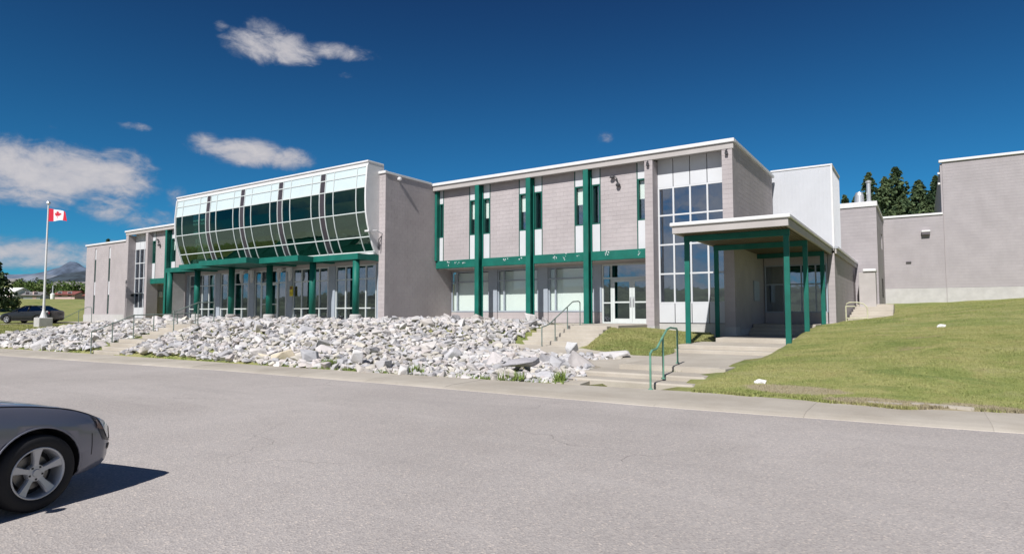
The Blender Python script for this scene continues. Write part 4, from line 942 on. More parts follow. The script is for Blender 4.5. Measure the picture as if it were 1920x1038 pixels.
rail('faint handrail in front of the far left single wing', 'railing', M['railgrey'], [((-54.5, 22.0, .8), (-54.5, 22.0, 2.0)), ((-57.3, 22.2, .75), (-57.3, 22.2, 1.9))], [(-62.5, 22.6, .95), (-57.3, 22.2, 1.85), (-55.5, 22.1, 2.15), (-54.7, 22.05, 2.12), (-54.5, 22.0, 1.95)], .025)
rail('small pale yellow pipe barrier beside the walkway wall', 'barrier', M['railyellow'], [((-3.0, 33.6, 1.2), (-3.0, 33.6, 2.0)), ((-2.1, 33.6, 1.2), (-2.1, 33.6, 1.85))],
     [(-3.0, 33.6, 1.95), (-2.97, 33.6, 2.1), (-2.85, 33.6, 2.17), (-2.5, 33.6, 2.17), (-2.25, 33.6, 2.1), (-2.12, 33.6, 1.95), (-2.1, 33.6, 1.8)], .028, extra=[[(-3.0, 33.6, 1.42), (-2.1, 33.6, 1.42)], [(-3.0, 33.6, 1.98), (-2.6, 33.6, 1.98)]])

# ---------------------------------------------------------------- flagpole
FP = thing('flagpole', 'white flagpole on a square concrete base flying a red and white maple leaf flag', 'flagpole', (-55.9, 19.3, .55))
mb = MB(); mb.rbox(-56.4, -55.4, 18.85, 19.75, .3, 1.32, .03); obj('base', mb, M['conc'], FP)
mb = MB(); mb.lathe([(.26, 1.32), (.18, 1.55), (.10, 1.85), (.085, 2.0), (.05, 10.0)], -55.9, 19.3, 12); obj('pole', mb, M['white_metal'], FP, smooth=False)
mb = MB(); mb.lathe([(.02, 10.0), (.11, 10.06), (.14, 10.15), (.10, 10.25), (.02, 10.29)], -55.9, 19.3, 12); obj('finial', mb, M['galv'], FP, smooth=False)
def flag_mat():
    m = bpy.data.materials.new('flag_cloth'); m.use_nodes = True; t = NT(m.node_tree); b = t.n['Principled BSDF']; b.inputs['Roughness'].default_value = .8
    a = t.new('ShaderNodeAttribute'); a.attribute_name = 'print'; t.link(a.outputs['Color'], b.inputs['Base Color']); return m
LEAF = [(0, .98), (.13, .74), (.30, .82), (.22, .42), (.42, .60), (.48, .50), (.70, .54), (.62, .34), (.72, .26), (.38, .0), (.42, -.12), (.06, -.07), (.08, -.5), (-.08, -.5), (-.06, -.07), (-.42, -.12), (-.38, .0), (-.72, .26), (-.62, .34), (-.70, .54), (-.48, .50), (-.42, .60), (-.22, .42), (-.30, .82), (-.13, .74)]
def in_leaf(x, y):
    c = False; n = len(LEAF); j = n-1
    for i in range(n):
        xi, yi = LEAF[i]; xj, yj = LEAF[j]
        if (yi > y) != (yj > y) and x < (xj-xi)*(y-yi)/(yj-yi)+xi: c = not c
        j = i
    return c
nu, nv = 96, 44; v = []; fcs = []
hd = Vector((math.cos(YAW-.25), math.sin(YAW-.25), 0)); nd = Vector((-hd.y, hd.x, 0))
for i in range(nu+1):
    for j in range(nv+1):
        s_ = i/nu; q = j/nv; x = s_*1.95*(1-.10*s_); dz = -.30*s_**1.6*(.4+.6*q)-.06*math.sin(s_*7)*s_
        wv = .12*math.sin(s_*9+q*1.2)*s_
        p = Vector((-55.9, 19.3, 8.72))+hd*(.07+x)+nd*wv+Vector((0, 0, q*1.0*(1-.22*s_)+dz+.10*s_)); v.append(tuple(p))
for i in range(nu):
    for j in range(nv): fcs.append((i*(nv+1)+j, (i+1)*(nv+1)+j, (i+1)*(nv+1)+j+1, i*(nv+1)+j+1))
mb = MB(); mb.raw(v, fcs); fl = obj('flag', mb, flag_mat(), FP, smooth=True, fixn=False)
at = fl.data.color_attributes.new('print', 'FLOAT_COLOR', 'CORNER'); cols = []
for i in range(nu):
    for j in range(nv):
        s_, q = (i+.5)/nu, (j+.5)/nv; red = s_ < .25 or s_ > .75 or in_leaf((s_-.5)*4.2, (q-.46)*2.15)
        cols += [(.50, .008, .03, 1) if red else (.68, .68, .70, 1)]*4
at.data.foreach_set('color', np.array(cols, dtype=np.float32).ravel())

# ---------------------------------------------------------------- rocks
def inpoly(x, y, poly):
    c = False; n = len(poly); j = n-1
    for i in range(n):
        xi, yi = poly[i]; xj, yj = poly[j]
        if (yi > y) != (yj > y) and x < (xj-xi)*(y-yi)/(yj-yi)+xi: c = not c
        j = i
    return c
RP1 = [(x, yb(x)+.08) for x in np.arange(-25.1, -7.1, .6)]+[(-6.75, 12.42), (-6.6, 13.6), (-7.3, 14.9), (-8.6, 16.1), (-8.3, 16.8), (-7.6, 17.3), (-8.0, 18.25), (-10.3, 18.3), (-11.8, 19.0), (-13.3, 19.8), (-13.35, 22.3), (-13.8, 24.2), (-22.1, 25.0), (-22.1, 21.7), (-22.7, 20.1), (-25.1, 20.1)]
RP2 = [(x, yb(x)+.08) for x in np.arange(-47.5, -27.6, .6)]+[(-27.5, 11.4), (-27.5, 20.1), (-41.0, 20.1), (-41.2, 24.4), (-56.6, 24.9), (-55.4, 23.0), (-52.8, 20.6), (-48, 16.2), (-43.4, 13.2), (-45.0, 12.0), (-47.5, 10.4)]
NV = 26; rock_vars = []
def rock_shape(seed, bev=True):
    rs = np.random.RandomState(seed); bm = bmesh.new()
    n = rs.randint(9, 15); asp = np.array([1.0, rs.uniform(.6, .95), rs.uniform(.42, .78)])
    pts = rs.uniform(-1, 1, (n, 3)); pts = pts/np.maximum(np.abs(pts).max(1, keepdims=True), .3)*rs.uniform(.75, 1.0, (n, 1))*asp*.5
    for p in pts: bm.verts.new(p)
    r = bmesh.ops.convex_hull(bm, input=bm.verts)
    for vv in [e for e in r['geom_interior'] if isinstance(e, bmesh.types.BMVert)]: bm.verts.remove(vv)
    loose = [vv for vv in bm.verts if not vv.link_faces]
    for vv in loose: bm.verts.remove(vv)
    bmesh.ops.dissolve_limit(bm, angle_limit=R(14), verts=bm.verts, edges=bm.edges)
    if bev: bmesh.ops.bevel(bm, geom=list(bm.edges), offset=.028, segments=1, affect='EDGES', clamp_overlap=True)
    bmesh.ops.triangulate(bm, faces=[f for f in bm.faces if len(f.verts) > 4])
    bmesh.ops.recalc_face_normals(bm, faces=bm.faces)
    v = [tuple(p.co) for p in bm.verts]; bm.verts.index_update(); f = [tuple(q.index for q in p.verts) for p in bm.faces]; bm.free(); return v, f
rock_vars = [rock_shape(100+i) for i in range(NV)]; rock_low = [rock_shape(100+i, False) for i in range(NV)]
TONES = [(.98, .98, .98), (1.0, .975, .95), (.92, .93, .97), (.84, .85, .88), (1.12, 1.11, 1.09), (.90, .86, .81), (1.05, 1.01, 1.0), (.72, .72, .75), (.98, .92, .89), (1.0, .96, .86)]
def rock_mesh(vf, tone, name='limestone_rock'):
    me = bpy.data.meshes.new(name); me.from_pydata(vf[0], [], vf[1]); me.materials.append(M['rock'])
    a = me.color_attributes.new('tone', 'FLOAT_COLOR', 'POINT'); a.data.foreach_set('color', np.tile(np.array([*tone, 1], dtype=np.float32), len(vf[0]))); return me
rocks = []   # (x, y, z, size, rot, var, tone)
rr = random.Random(5)
cand = []
def put(poly, nlayers, x0, x1, y0, y1, n):
    cells_ = {}
    for _ in range(n):
        x = rr.uniform(x0, x1); y = rr.uniform(y0, y1)
        if not inpoly(x, y, poly): continue
        big = rr.random() < .07
        s_ = rr.uniform(.38, .66) if big else rr.choice([rr.uniform(.12, .22), rr.uniform(.15, .27), rr.uniform(.22, .38)])
        md = s_*.50; ok = True; cx, cy = int(x/.5), int(y/.5)
        for i in range(cx-1, cx+2):
            for j in range(cy-1, cy+2):
                for (px, py, ps) in cells_.get((i, j), ()):
                    if math.hypot(px-x, py-y) < (md+ps*.50)*.62: ok = False; break
                if not ok: break
            if not ok: break
        if not ok: continue
        cells_.setdefault((cx, cy), []).append((x, y, s_)); cand.append((x, y, s_))
put(RP1, 1, -25.2, -6.5, 11, 25.2, 60000); put(RP2, 1, -57, -27.4, 9, 25, 60000)
zz = Tn([c[0] for c in cand], [c[1] for c in cand])
for (x, y, s_), z in zip(cand, zz):
    edge = min(1, max(0, (y-yb(x))/1.2))
    rocks.append([x, y, float(z)+s_*.10+rr.uniform(-.04, .08)*edge, s_, (rr.uniform(-.42, .42), rr.uniform(-.42, .42), rr.uniform(0, 6.28)), rr.randrange(NV), rr.randrange(len(TONES))])
# sunken underlayer so that no ground shows in the gaps
for _ in range(4200):
    poly, x0, x1 = (RP1, -25.2, -6.6) if rr.random() < .5 else (RP2, -56, -27.4)
    x = rr.uniform(x0, x1); y = rr.uniform(10, 25)
    if inpoly(x, y, poly): rocks.append([x, y, T(x, y)-.05, rr.uniform(.22, .38), (rr.uniform(-.42, .42), rr.uniform(-.42, .42), rr.uniform(0, 6.28)), rr.randrange(NV), rr.randrange(len(TONES))])
fwv = Vector((-math.sin(YAW), math.cos(YAW), 0)); rtv = Vector((math.cos(YAW), math.sin(YAW), 0))
def rsize(r):
    p = Vector((r[0], r[1], 0)); d = p.dot(fwv)
    if abs(p.dot(rtv)/d) > .82: return 0
    return r[3]/d*(1 if r[2] > T(r[0], r[1])-.02 else .5)
# the few rocks that stand out
SPECIAL = [((-8.7, 13.5, .36, (.95, .42, .24), (.18, -.08, .35), 3), 'long dark grey slab lying slanted in the rocks near the right end of the bank', (.66, .66, .70)),
           ((-7.5, 14.7, .36, (.62, .5, .44), (.1, .3, .8), 7), 'blocky brownish grey rock at the right end of the bank beside the path', (.72, .69, .68)),
           ((-15.55, 12.15, .28, (.62, .45, .48), (.2, .1, .6), 9), 'rounded blue grey boulder at the sidewalk edge next to the tan rocks', (.78, .80, .84)),
           ((-16.7, 12.2, .22, (.9, .5, .42), (.1, -.25, .4), 12), 'slanted tan yellow rock at the sidewalk edge', (1.05, .95, .74)),
           ((-17.6, 12.15, .18, (.55, .4, .32), (0, .2, 1.0), 5), 'small cream coloured rock just left of the tan one', (1.1, 1.02, .84)),
           ((-19.7, 12.6, .42, (.34, .26, .24), (.3, .2, .5), 15), 'small bright white rock in the front left part of the bank', (1.4, 1.4, 1.4)),
           ((-13.6, 12.3, .42, (.5, .4, .36), (.1, .3, 1.5), 18), 'bright white rock above the green weed at the sidewalk', (1.35, 1.35, 1.33)),
           ((-8.0, 17.7, .36, (.95, .6, .34), (.05, 0, .45), 21), 'low wide pale rock at the tail of the bank beside the grass', (1.0, .99, 1.0)),
           ((-9.6, 18.0, .50, (.42, .36, .50), (.25, .1, .2), 2), 'upright pointed pale rock in front of the door steps', (.98, 1.0, 1.02)),
           ((-15.1, 24.3, 1.42, (.62, .5, .5), (.1, .1, .9), 8), 'pale rock on the crest of the bank against the green column', (1.12, 1.10, 1.08)),
           ((-25.9+.9, 19.6, 1.42, (.8, .5, .5), (.1, .2, .3), 11), 'pale angular rock on the crest before the right hand entrance windows', (1.05, 1.04, 1.02))]
for (x, y, z, dim, rt_, var), lab, tone in SPECIAL:
    o = bpy.data.objects.new('limestone_rock', rock_mesh(rock_vars[var], tone)); COL.objects.link(o); o.location = (x, y, z); o.rotation_euler = rt_
    a = np.array(rock_vars[var][0]); e = a.max(0)-a.min(0); o.scale = tuple(d/ee for d, ee in zip(dim, e)); tag(o, lab, 'rock', 'pale broken rocks of the riprap bank')
rocks = [r for r in rocks if all(math.hypot(r[0]-s_[0][0], r[1]-s_[0][1]) > s_[0][3][0]*.33 for s_ in SPECIAL)]
rocks.sort(key=rsize, reverse=True)
mesh_cache = {}
def rock_label(r):
    x, y, z, s_ = r[:4]; d = y-yb(x)
    size = 'big' if s_ > .58 else ('medium' if s_ > .40 else 'small')
    tone = {0: 'pale grey', 1: 'warm grey', 2: 'blue grey', 3: 'darker grey', 4: 'whitish', 5: 'brownish grey', 6: 'pinkish white', 7: 'dark grey', 8: 'pinkish', 9: 'cream tinted'}[r[6]]
    row = 'at the sidewalk edge' if d < 1.3 else ('low in the bank' if d < 3 else ('halfway up the bank' if d < 5.2 else 'near the crest'))
    at = 'left of the narrow steps' if x < -27 else ('just right of the narrow steps' if x < -23.5 else ('below the entrance posts' if x < -20 else ('below the blank side wall' if x < -16.5 else ('below the right wing windows' if x < -12.5 else ('before the broad door steps' if x < -9.5 else 'at the right end by the path')))))
    vv = rock_vars[r[5]][0]; e = [max(p[i] for p in vv)-min(p[i] for p in vv) for i in range(3)]
    form = 'flat' if e[2] < .45*e[0] else ('chunky' if e[2] > .64*e[0] else 'angular')
    return f'{size} {form} {tone} rock {row} {at}'
for r in rocks[:288]:
    key = (r[5], r[6])
    if key not in mesh_cache: mesh_cache[key] = rock_mesh(rock_vars[r[5]], TONES[r[6]])
    o = bpy.data.objects.new('limestone_rock', mesh_cache[key]); COL.objects.link(o); o.location = r[:3]; o.rotation_euler = r[4]; o.scale = (r[3]*1.18,)*3
    tag(o, rock_label(r), 'rock', 'pale broken rocks of the riprap bank')
V = []; Fc = []; Tc = []; base = 0
for r in rocks[288:]:
    vv, ff = rock_low[r[5]]; a = np.array(vv) @ np.array(Euler(r[4]).to_matrix()).T*r[3]*1.18+np.array(r[:3]); V.append(a); Tc.append(np.tile([*TONES[r[6]], 1], (len(vv), 1)))
    Fc += [tuple(i+base for i in f) for f in ff]; base += len(vv)
V = np.concatenate(V); Tc = np.concatenate(Tc); me = bpy.data.meshes.new('riprap'); me.from_pydata(V.tolist(), [], Fc); me.materials.append(M['rock'])
a_ = me.color_attributes.new('tone', 'FLOAT_COLOR', 'POINT'); a_.data.foreach_set('color', Tc.astype(np.float32).ravel())
o = bpy.data.objects.new('riprap', me); COL.objects.link(o); tag(o, kind='stuff')
# stray pale stones on the lawn
for (x, y, s_, lab, nm) in ((.55, 24.2, .21, 'small pale stone lying alone on the right hand lawn', 'stone'), (-2.75, 13.25, .2, 'crumpled white scrap on the grass edge near the steps', 'litter')):
    mt = rock_mesh(rock_vars[4], (1.4, 1.4, 1.4)); o = bpy.data.objects.new(nm, mt); COL.objects.link(o); o.location = (x, y, T(x, y)+.04); o.scale = (s_*1.3, s_, s_*.8); tag(o, lab, nm)

for (x, y, a_, w_, l_, lab) in ((-.55, 12.52, .05, .62, .16, 'long flat piece of broken pale concrete at the lawn edge'), (.35, 12.60, -.1, .70, .13, 'pale broken concrete strip beside the walk right of the other'), (-.10, 12.62, .4, .24, .15, 'white concrete lump between the two broken strips'), (-2.3, 12.95, 1.0, .12, .09, 'small pale stone in the bare soil of the lawn edge'), (-1.75, 12.72, .3, .10, .08, 'tiny pale stone on bare soil by the walk')):
    rs_ = random.Random(int(x*100)); n_ = 9; mb = MB(); mb.prism([(x+math.cos(k*6.283/n_)*w_*.5*rs_.uniform(.75, 1.1)*math.cos(a_)-math.sin(k*6.283/n_)*l_*.5*math.sin(a_), y+math.cos(k*6.283/n_)*w_*.5*math.sin(a_)+math.sin(k*6.283/n_)*l_*.5*rs_.uniform(.7, 1.2)*math.cos(a_)) for k in range(n_)], 2, .03, .10+.25*(y-12.4)*.5)
    tag(obj('concrete_fragment', mb, M['walk']), lab, 'rubble')
# ---------------------------------------------------------------- grass and weeds
def tufts(name, pts, h, mat, n_bl=3, seed=1, wid=.012):
    rs = np.random.RandomState(seed); P_ = np.array(pts); n = len(P_)
    V = np.zeros((n*n_bl*3, 3))
    for k in range(n_bl):
        ang = rs.uniform(0, 6.28, n); hh = h*rs.uniform(.5, 1.25, n); lean = rs.uniform(.1, .9, n)*hh; w_ = wid*rs.uniform(.7, 1.4, n)
        bx_ = P_[:, 0]+rs.normal(0, .02, n); by_ = P_[:, 1]+rs.normal(0, .02, n); c, s_ = np.cos(ang), np.sin(ang)
        V[k::n_bl*1][:0] = 0
        i0 = (np.arange(n)*n_bl+k)*3
        V[i0] = np.stack([bx_-s_*w_, by_+c*w_, P_[:, 2]-.01], 1); V[i0+1] = np.stack([bx_+s_*w_, by_-c*w_, P_[:, 2]-.01], 1); V[i0+2] = np.stack([bx_+c*lean, by_+s_*lean, P_[:, 2]+hh], 1)
    me = bpy.data.meshes.new(name); m3 = n*n_bl
    me.vertices.add(m3*3); me.vertices.foreach_set('co', V.ravel()); me.loops.add(m3*3); me.loops.foreach_set('vertex_index', np.arange(m3*3)); me.polygons.add(m3); me.polygons.foreach_set('loop_start', np.arange(m3)*3); me.polygons.foreach_set('loop_total', np.full(m3, 3)); me.update(); me.validate()
    me.materials.append(mat); o = bpy.data.objects.new(name, me); COL.objects.link(o); return tag(o, kind='stuff')
def scatter(polyfn, x0, x1, y0, y1, n, seed):
    rs = np.random.RandomState(seed); x = rs.uniform(x0, x1, n); y = rs.uniform(y0, y1, n); k = np.array([polyfn(a, b) for a, b in zip(x, y)]); x, y = x[k], y[k]; z = Tn(x, y)
    s_ = y-np.array([yb(a) for a in x]); z = np.where(s_ < .6, np.minimum(z, .055+s_*.5), z); z = z+0.018*np.sin(x*2.1+y*1.3)*np.sin(y*1.7-x*.6)*np.clip(s_, 0, 1)
    return np.stack([x, y, z], 1)
EDGE = []
def right_lawn(x, y):
    xe = np.interp(y, [12, 12.75, 14.4, 17, 20, 31.4, 32, 50], [-4.3, -3.9, -3.7, -3.4, -3.35, -3.12, -3.0, -2.0])
    return x > xe and y > yb(x)+.06+.10*math.sin(x*2.3)+.07*math.sin(x*5.1) and x < .62*y+2 and not (-3.15 < x < -1.1 and 35 < y < 43)
tufts('grass', scatter(right_lawn, -4.2, 12, 12, 24, 150000, 3), .022, M['blades'], 3, 3, .007)
tufts('grass', scatter(right_lawn, -4.2, 24, 24, 49, 60000, 4), .025, M['blades'], 3, 4, .012)
tri = [(-10.15, 19.95), (-10.15, 24.9), (-9.9, 25.0), (-6.65, 24.2), (-6.8, 20.2), (-6.45, 18.2), (-7.6, 18.5)]
tufts('grass', scatter(lambda x, y: inpoly(x, y, tri), -10.2, -6.4, 18, 25, 22000, 5), .04, M['blades'], 3, 5)
def left_lawn(x, y): return not inpoly(x, y, RP2) and y > yb(x)+.3
tufts('grass', scatter(left_lawn, -75, -43, 9, 24, 50000, 6), .045, M['blades'], 3, 6, .016)
for k in range(2600):
    x = random.uniform(-3.9, 12); d = .5+.5*math.sin(x*1.7+1)*math.sin(x*.6); q = random.random()
    wpt = (x, yb(x)+.10*math.sin(x*2.3)+.07*math.sin(x*5.1)-.10*d*q+.05, .075)
    EDGE.append(wpt)
tufts('grass', EDGE, .055, M['blades'], 4, 9, .009)
edge_pts = []
for x in np.arange(-47, -6.8, .045):
    if -27.7 < x < -25: continue
    d = math.sin(x*1.9)+math.sin(x*.83+1)+random.uniform(-.8, .8)
    if d > -.1:
        for _ in range(3): edge_pts.append((x+random.uniform(-.05, .05), yb(x)+random.uniform(.03, .30), .07))
tufts('weeds', edge_pts, .075, M['weed'], 4, 7, .012)
wp = []
for (cx, cy, sd, n) in ((-14.3, 11.95, .10, 110), (-6.95, 12.45, .07, 30), (-11.0, 12.05, .08, 20), (-5.0, 14.4, .05, 20), (-8.0, 12.2, .2, 14)):
    for _ in range(n): wp.append((random.gauss(cx, sd), random.gauss(cy, sd*.6), .07+abs(random.gauss(0, .03))))
tufts('weeds', wp, .20, M['weed'], 5, 8, .016)

# ---------------------------------------------------------------- cars
def car_paint(name, col, rough=.28, met=.55):
    m = pbr(name, col, rough, met, spec=.5, coat=.7); m.node_tree.nodes['Principled BSDF'].inputs['Coat Roughness'].default_value = .06; return m
M['paint_grey'] = car_paint('blue_grey_paint', (.175, .182, .225), .32, .25); M['paint_black'] = car_paint('black_paint', (.004, .005, .006), .35, .0)
M['lamp'] = pbr('headlamp_plastic', (.60, .62, .64), .12, .3, spec=.8, coat=1.0); M['lampdark'] = pbr('lamp_bezel', (.06, .06, .07), .3)
M['rim'] = pbr('alloy_rim', (.46, .475, .50), .42, .5); M['carglass'] = glass('car_window_pane', (.05, .07, .08), (.20, (.75, .85, .9)), .02); M['blackplastic'] = pbr('black_trim', (.014, .014, .016), .6)
M['brake'] = pbr('brake_metal', (.22, .21, .2), .4, .8); M['amber'] = pbr('amber_lens', (.30, .19, .15), .2, coat=1.0); M['redlens'] = pbr('red_lens', (.12, .01, .01), .2, coat=1.0)
ST = np.array([ # x, zb, hw, zshoulder, hw_shoulder, ztop
 [2.20, .36, .36, .45, .34, .48], [2.188, .29, .57, .505, .54, .54], [2.15, .25, .71, .56, .675, .60], [2.08, .22, .79, .62, .74, .66], [1.96, .20, .838, .685, .775, .725], [1.80, .18, .865, .755, .79, .80], [1.50, .18, .882, .83, .80, .88],
 [1.1, .18, .885, .885, .81, .95], [.75, .18, .885, .915, .82, .985], [.3, .18, .885, .935, .83, .99], [-.6, .18, .885, .955, .83, 1.0], [-1.3, .18, .885, .975, .82, 1.02], [-1.8, .19, .87, .985, .79, 1.05], [-2.1, .22, .82, .97, .74, 1.045], [-2.24, .28, .72, .86, .66, .93], [-2.30, .34, .58, .68, .54, .74]])
def cr(xs_, ys_, q):
    """monotone-ish smooth interpolation"""
    xs_ = np.asarray(xs_); ys_ = np.asarray(ys_); m = np.gradient(ys_, xs_); i = np.clip(np.searchsorted(xs_, q)-1, 0, len(xs_)-2)
    h = xs_[i+1]-xs_[i]; t = (q-xs_[i])/h
    return (2*t**3-3*t**2+1)*ys_[i]+(t**3-2*t**2+t)*h*m[i]+(-2*t**3+3*t**2)*ys_[i+1]+(t**3-t**2)*h*m[i+1]
SX = ST[::-1, 0]
def section(x, t):
    """point of the right half at station x, t 0 bottom centre .. 1 top centre -> (y, z)"""
    zb, hw, zs, hs, zt = [cr(SX, ST[::-1, k], np.array([x]))[0] for k in range(1, 6)]
    P_ = [(0, zb), (hw*.80, zb), (hw*.955, zb+.05), (hw*.985, zb+.14), (hw*1.0, zb+.32*(zs-zb)+.06), (hw*1.0, zb+.60*(zs-zb)), (hw*.985, zb+.80*(zs-zb)), (hs*1.02, zs-.005), (hs*.93, zs+.25*(zt-zs)+.012), (hs*.62, zs+.78*(zt-zs)), (0, zt)]
    a = np.array(P_); s = np.linspace(0, 1, len(a)); return cr(s, a[:, 0], np.array([t]))[0], cr(s, a[:, 1], np.array([t]))[0]
def make_car(name, label, paint):
    c = thing(name, label, 'car', (0, 0, 0), local=True)
    xs_ = np.concatenate([np.linspace(-2.30, -2.0, 8), np.linspace(-1.85, 1.9, 30), np.linspace(1.97, 2.20, 14)]); ts = np.linspace(0, 1, 31)
    v = []; f = []; nt = len(ts)*2-2
    for x in xs_:
        half = [section(x, t) for t in ts]
        ring = [(x, y, z) for (y, z) in half]+[(x, -y, z) for (y, z) in half[-2:0:-1]]; v += ring
    n = len(ts)*2-2
    for i in range(len(xs_)-1):
        for k in range(n): f.append((i*n+k, i*n+(k+1) % n, (i+1)*n+(k+1) % n, (i+1)*n+k))
    f.append(tuple(range(n))); f.append(tuple((len(xs_)-1)*n+k for k in range(n))[::-1])
    mb = MB(); mb.raw(v, f)
    tmp = mesh_from('body', mb); to = bpy.data.objects.new('tmp_body', tmp); COL.objects.link(to)
    cuts = []
    for wx in (1.42, -1.26):
        cm = MB(); pr = [(wx+.365*math.cos(a), .315+.365*math.sin(a)) for a in np.linspace(0, 2*math.pi, 33)[:-1]]
        for sg in (-1, 1):
            cm2 = MB(); cm2.prism(pr, 1, sg*.56, sg*1.1); me_ = mesh_from('cut', cm2); co_ = bpy.data.objects.new('cut', me_); COL.objects.link(co_); cuts.append(co_)
            md = to.modifiers.new('b', 'BOOLEAN'); md.operation = 'DIFFERENCE'; md.object = co_; md.solver = 'EXACT'
    bpy.context.view_layer.update(); dg = bpy.context.evaluated_depsgraph_get(); ev = to.evaluated_get(dg); me = bpy.data.meshes.new_from_object(ev)
    for co_ in cuts: bpy.data.objects.remove(co_)
    bpy.data.objects.remove(to)
    me.name = 'body'; me.materials.clear(); me.materials.append(paint); me.materials.append(M['blackplastic'])
    for p in me.polygons:
        ce = p.center; p.use_smooth = True
        inw = any(abs(math.hypot(ce.x-wx, ce.z-.315)-.365) < .02 for wx in (1.42, -1.26)) and abs(ce.y) > .5 and abs(p.normal.y) < .3
        flat = abs(abs(ce.y)-.56) < .01 and abs(p.normal.y) > .9
        if inw or flat: p.material_index = 1; p.use_smooth = False
        else: p.material_index = 0
    b = bpy.data.objects.new('body', me); COL.objects.link(b); b.parent = c
    # arch lips
    for wx in (1.42, -1.26):
        for sg in (-1, 1):
            pts = []
            for a in np.linspace(-.35, math.pi+.35, 26):
                x = wx+.372*math.cos(a); z = .315+.372*math.sin(a)
                best = min((abs(section(x, t)[1]-z), t) for t in np.linspace(.1, .8, 60))[1]; pts.append((x, sg*(section(x, best)[0]+.002), z))
            mb = MB(); mb.tube(pts, .008, 6); obj('arch_lip', mb, paint, c, smooth=True)
    def patch(nm, mat, xr, tr, sg, off=.006, nx=10, nt_=8, skew=0.0):
        mb = MB(); g = []
        for i in range(nx+1):
            for j in range(nt_+1):
                q = j/nt_; x = xr[0]+(xr[1]-xr[0])*i/nx; t = tr[0]+(tr[1]-tr[0])*q; x2 = x+skew*(1-q)*(1-i/nx)
                y, z = section(x2, t); nx_ = .5 if x2 > 1.9 else 0; g.append((x2+off*nx_, sg*(y+off), z+off*.3))
        ff = [(i*(nt_+1)+j, (i+1)*(nt_+1)+j, (i+1)*(nt_+1)+j+1, i*(nt_+1)+j+1) for i in range(nx) for j in range(nt_)]
        mb.raw(g, ff); return obj(nm, mb, mat, c, smooth=True)
    for sg in (-1, 1):
        h = patch('headlight', M['lampdark'], (1.90, 2.185), (.50, .735), sg, .004, skew=.12)
        patch('lens', M['lamp'], (1.97, 2.10), (.53, .72), sg, .009, skew=.10).name = 'headlight_lens'
        patch('lens', M['lamp'], (2.12, 2.175), (.53, .71), sg, .009).name = 'headlight_lens'
        patch('turn_signal', M['amber'], (1.93, 1.95), (.60, .70), sg, .010, skew=.10)
        patch('fog_recess', M['blackplastic'], (2.09, 2.17), (.30, .44), sg, .006)
        patch('tail_light', M['redlens'], (-2.22, -2.12), (.56, .68), sg, .008)
        # shut lines
        mb = MB(); mb.tube([(1.90, sg*(section(1.90, t)[0]+.0005), section(1.90, t)[1]) for t in np.linspace(.34, .55, 14)], .004, 4); obj('bumper_joint', mb, M['blackplastic'], c)
        mb = MB(); mb.tube([(x, sg*(section(x, .735)[0]+.0005), section(x, .735)[1]+.001) for x in np.linspace(.85, 2.08, 24)], .004, 4); obj('hood_joint', mb, M['blackplastic'], c)
        for dx in (.82, -.22, -1.12):
            mb = MB(); mb.tube([(dx, sg*(section(dx, t)[0]+.0005), section(dx, t)[1]) for t in np.linspace(.16, .70, 14)], .004, 4); obj('door_joint', mb, M['blackplastic'], c)
        for hx_ in (.1, -.95): mb = MB(); mb.rbox(hx_-.09, hx_+.09, sg*.885, sg*.92, .80, .83, .01); obj('door_handle', mb, paint, c)
        mb = MB(); mb.rbox(.38, .50, sg*.87, sg*.975, .93, 1.04, .04); mb.tube([(.45, sg*.84, .95), (.45, sg*.90, .97)], .02, 6); obj('mirror', mb, paint, c)
    mb = MB()
    for k in range(4): mb.tube([(2.204-.012*abs(y)*2-.02*(y/.3)**2, y,   .42+.022*k) for y in np.linspace(-.32, .32, 9)], .006, 5)
    obj('grille', mb, M['blackplastic'], c)
    # greenhouse
    gh = [(.92, .985, .76), (.10, 1.40, .56), (-.95, 1.42, .56), (-1.75, 1.06, .68)]
    mb = MB(); rings = [[(x, -w_, z), (x, w_, z)] for (x, z, w_) in gh]; lo = [[(x, -.80, .95), (x, .80, .95)] for (x, z, w_) in gh]
    v = [p for r_ in rings for p in r_]+[p for r_ in lo for p in r_]; f = [(0, 1, 3, 2), (4, 5, 7, 6), (0, 2, 10, 8), (2, 4, 12, 10), (4, 6, 14, 12), (1, 9, 11, 3), (3, 11, 13, 5), (5, 13, 15, 7)]
    mb.raw(v, f); obj('window_glass', mb, M['carglass'], c)
    mb = MB(); v = []; f = []
    for i, x in enumerate(np.linspace(.16, -1.02, 9)):
        for k, y in enumerate(np.linspace(-.60, .60, 9)): v.append((x, y, 1.445-.045*(y/.6)**2-.05*((x+.4)/.6)**2))
    for i in range(8):
        for k in range(8): f.append((i*9+k, (i+1)*9+k, (i+1)*9+k+1, i*9+k+1))
    mb.raw(v, f); obj('roof', mb, paint, c, smooth=True)
    for sg in (-1, 1):
        for pl in ([(.98, sg*.79, .97), (.12, sg*.59, 1.40)], [(.12, sg*.59, 1.40), (-.4, sg*.6, 1.425), (-.97, sg*.58, 1.41)], [(-.97, sg*.58, 1.41), (-1.80, sg*.74, 1.03)], [(-.36, sg*.6, 1.42), (-.33, sg*.81, .96)]):
            mb = MB(); mb.tube(pl, .035, 6); obj('pillar', mb, paint, c, smooth=True)
    mb = MB(); mb.tube([(.90, -.2, .985), (.98, .35, 1.0)], .012, 5); mb.tube([(.95, -.5, .98), (1.0, 0, .995)], .012, 5); mb.rbox(.98, 1.02, -.42, -.36, .965, .985, .005); obj('wiper', mb, M['blackplastic'], c)
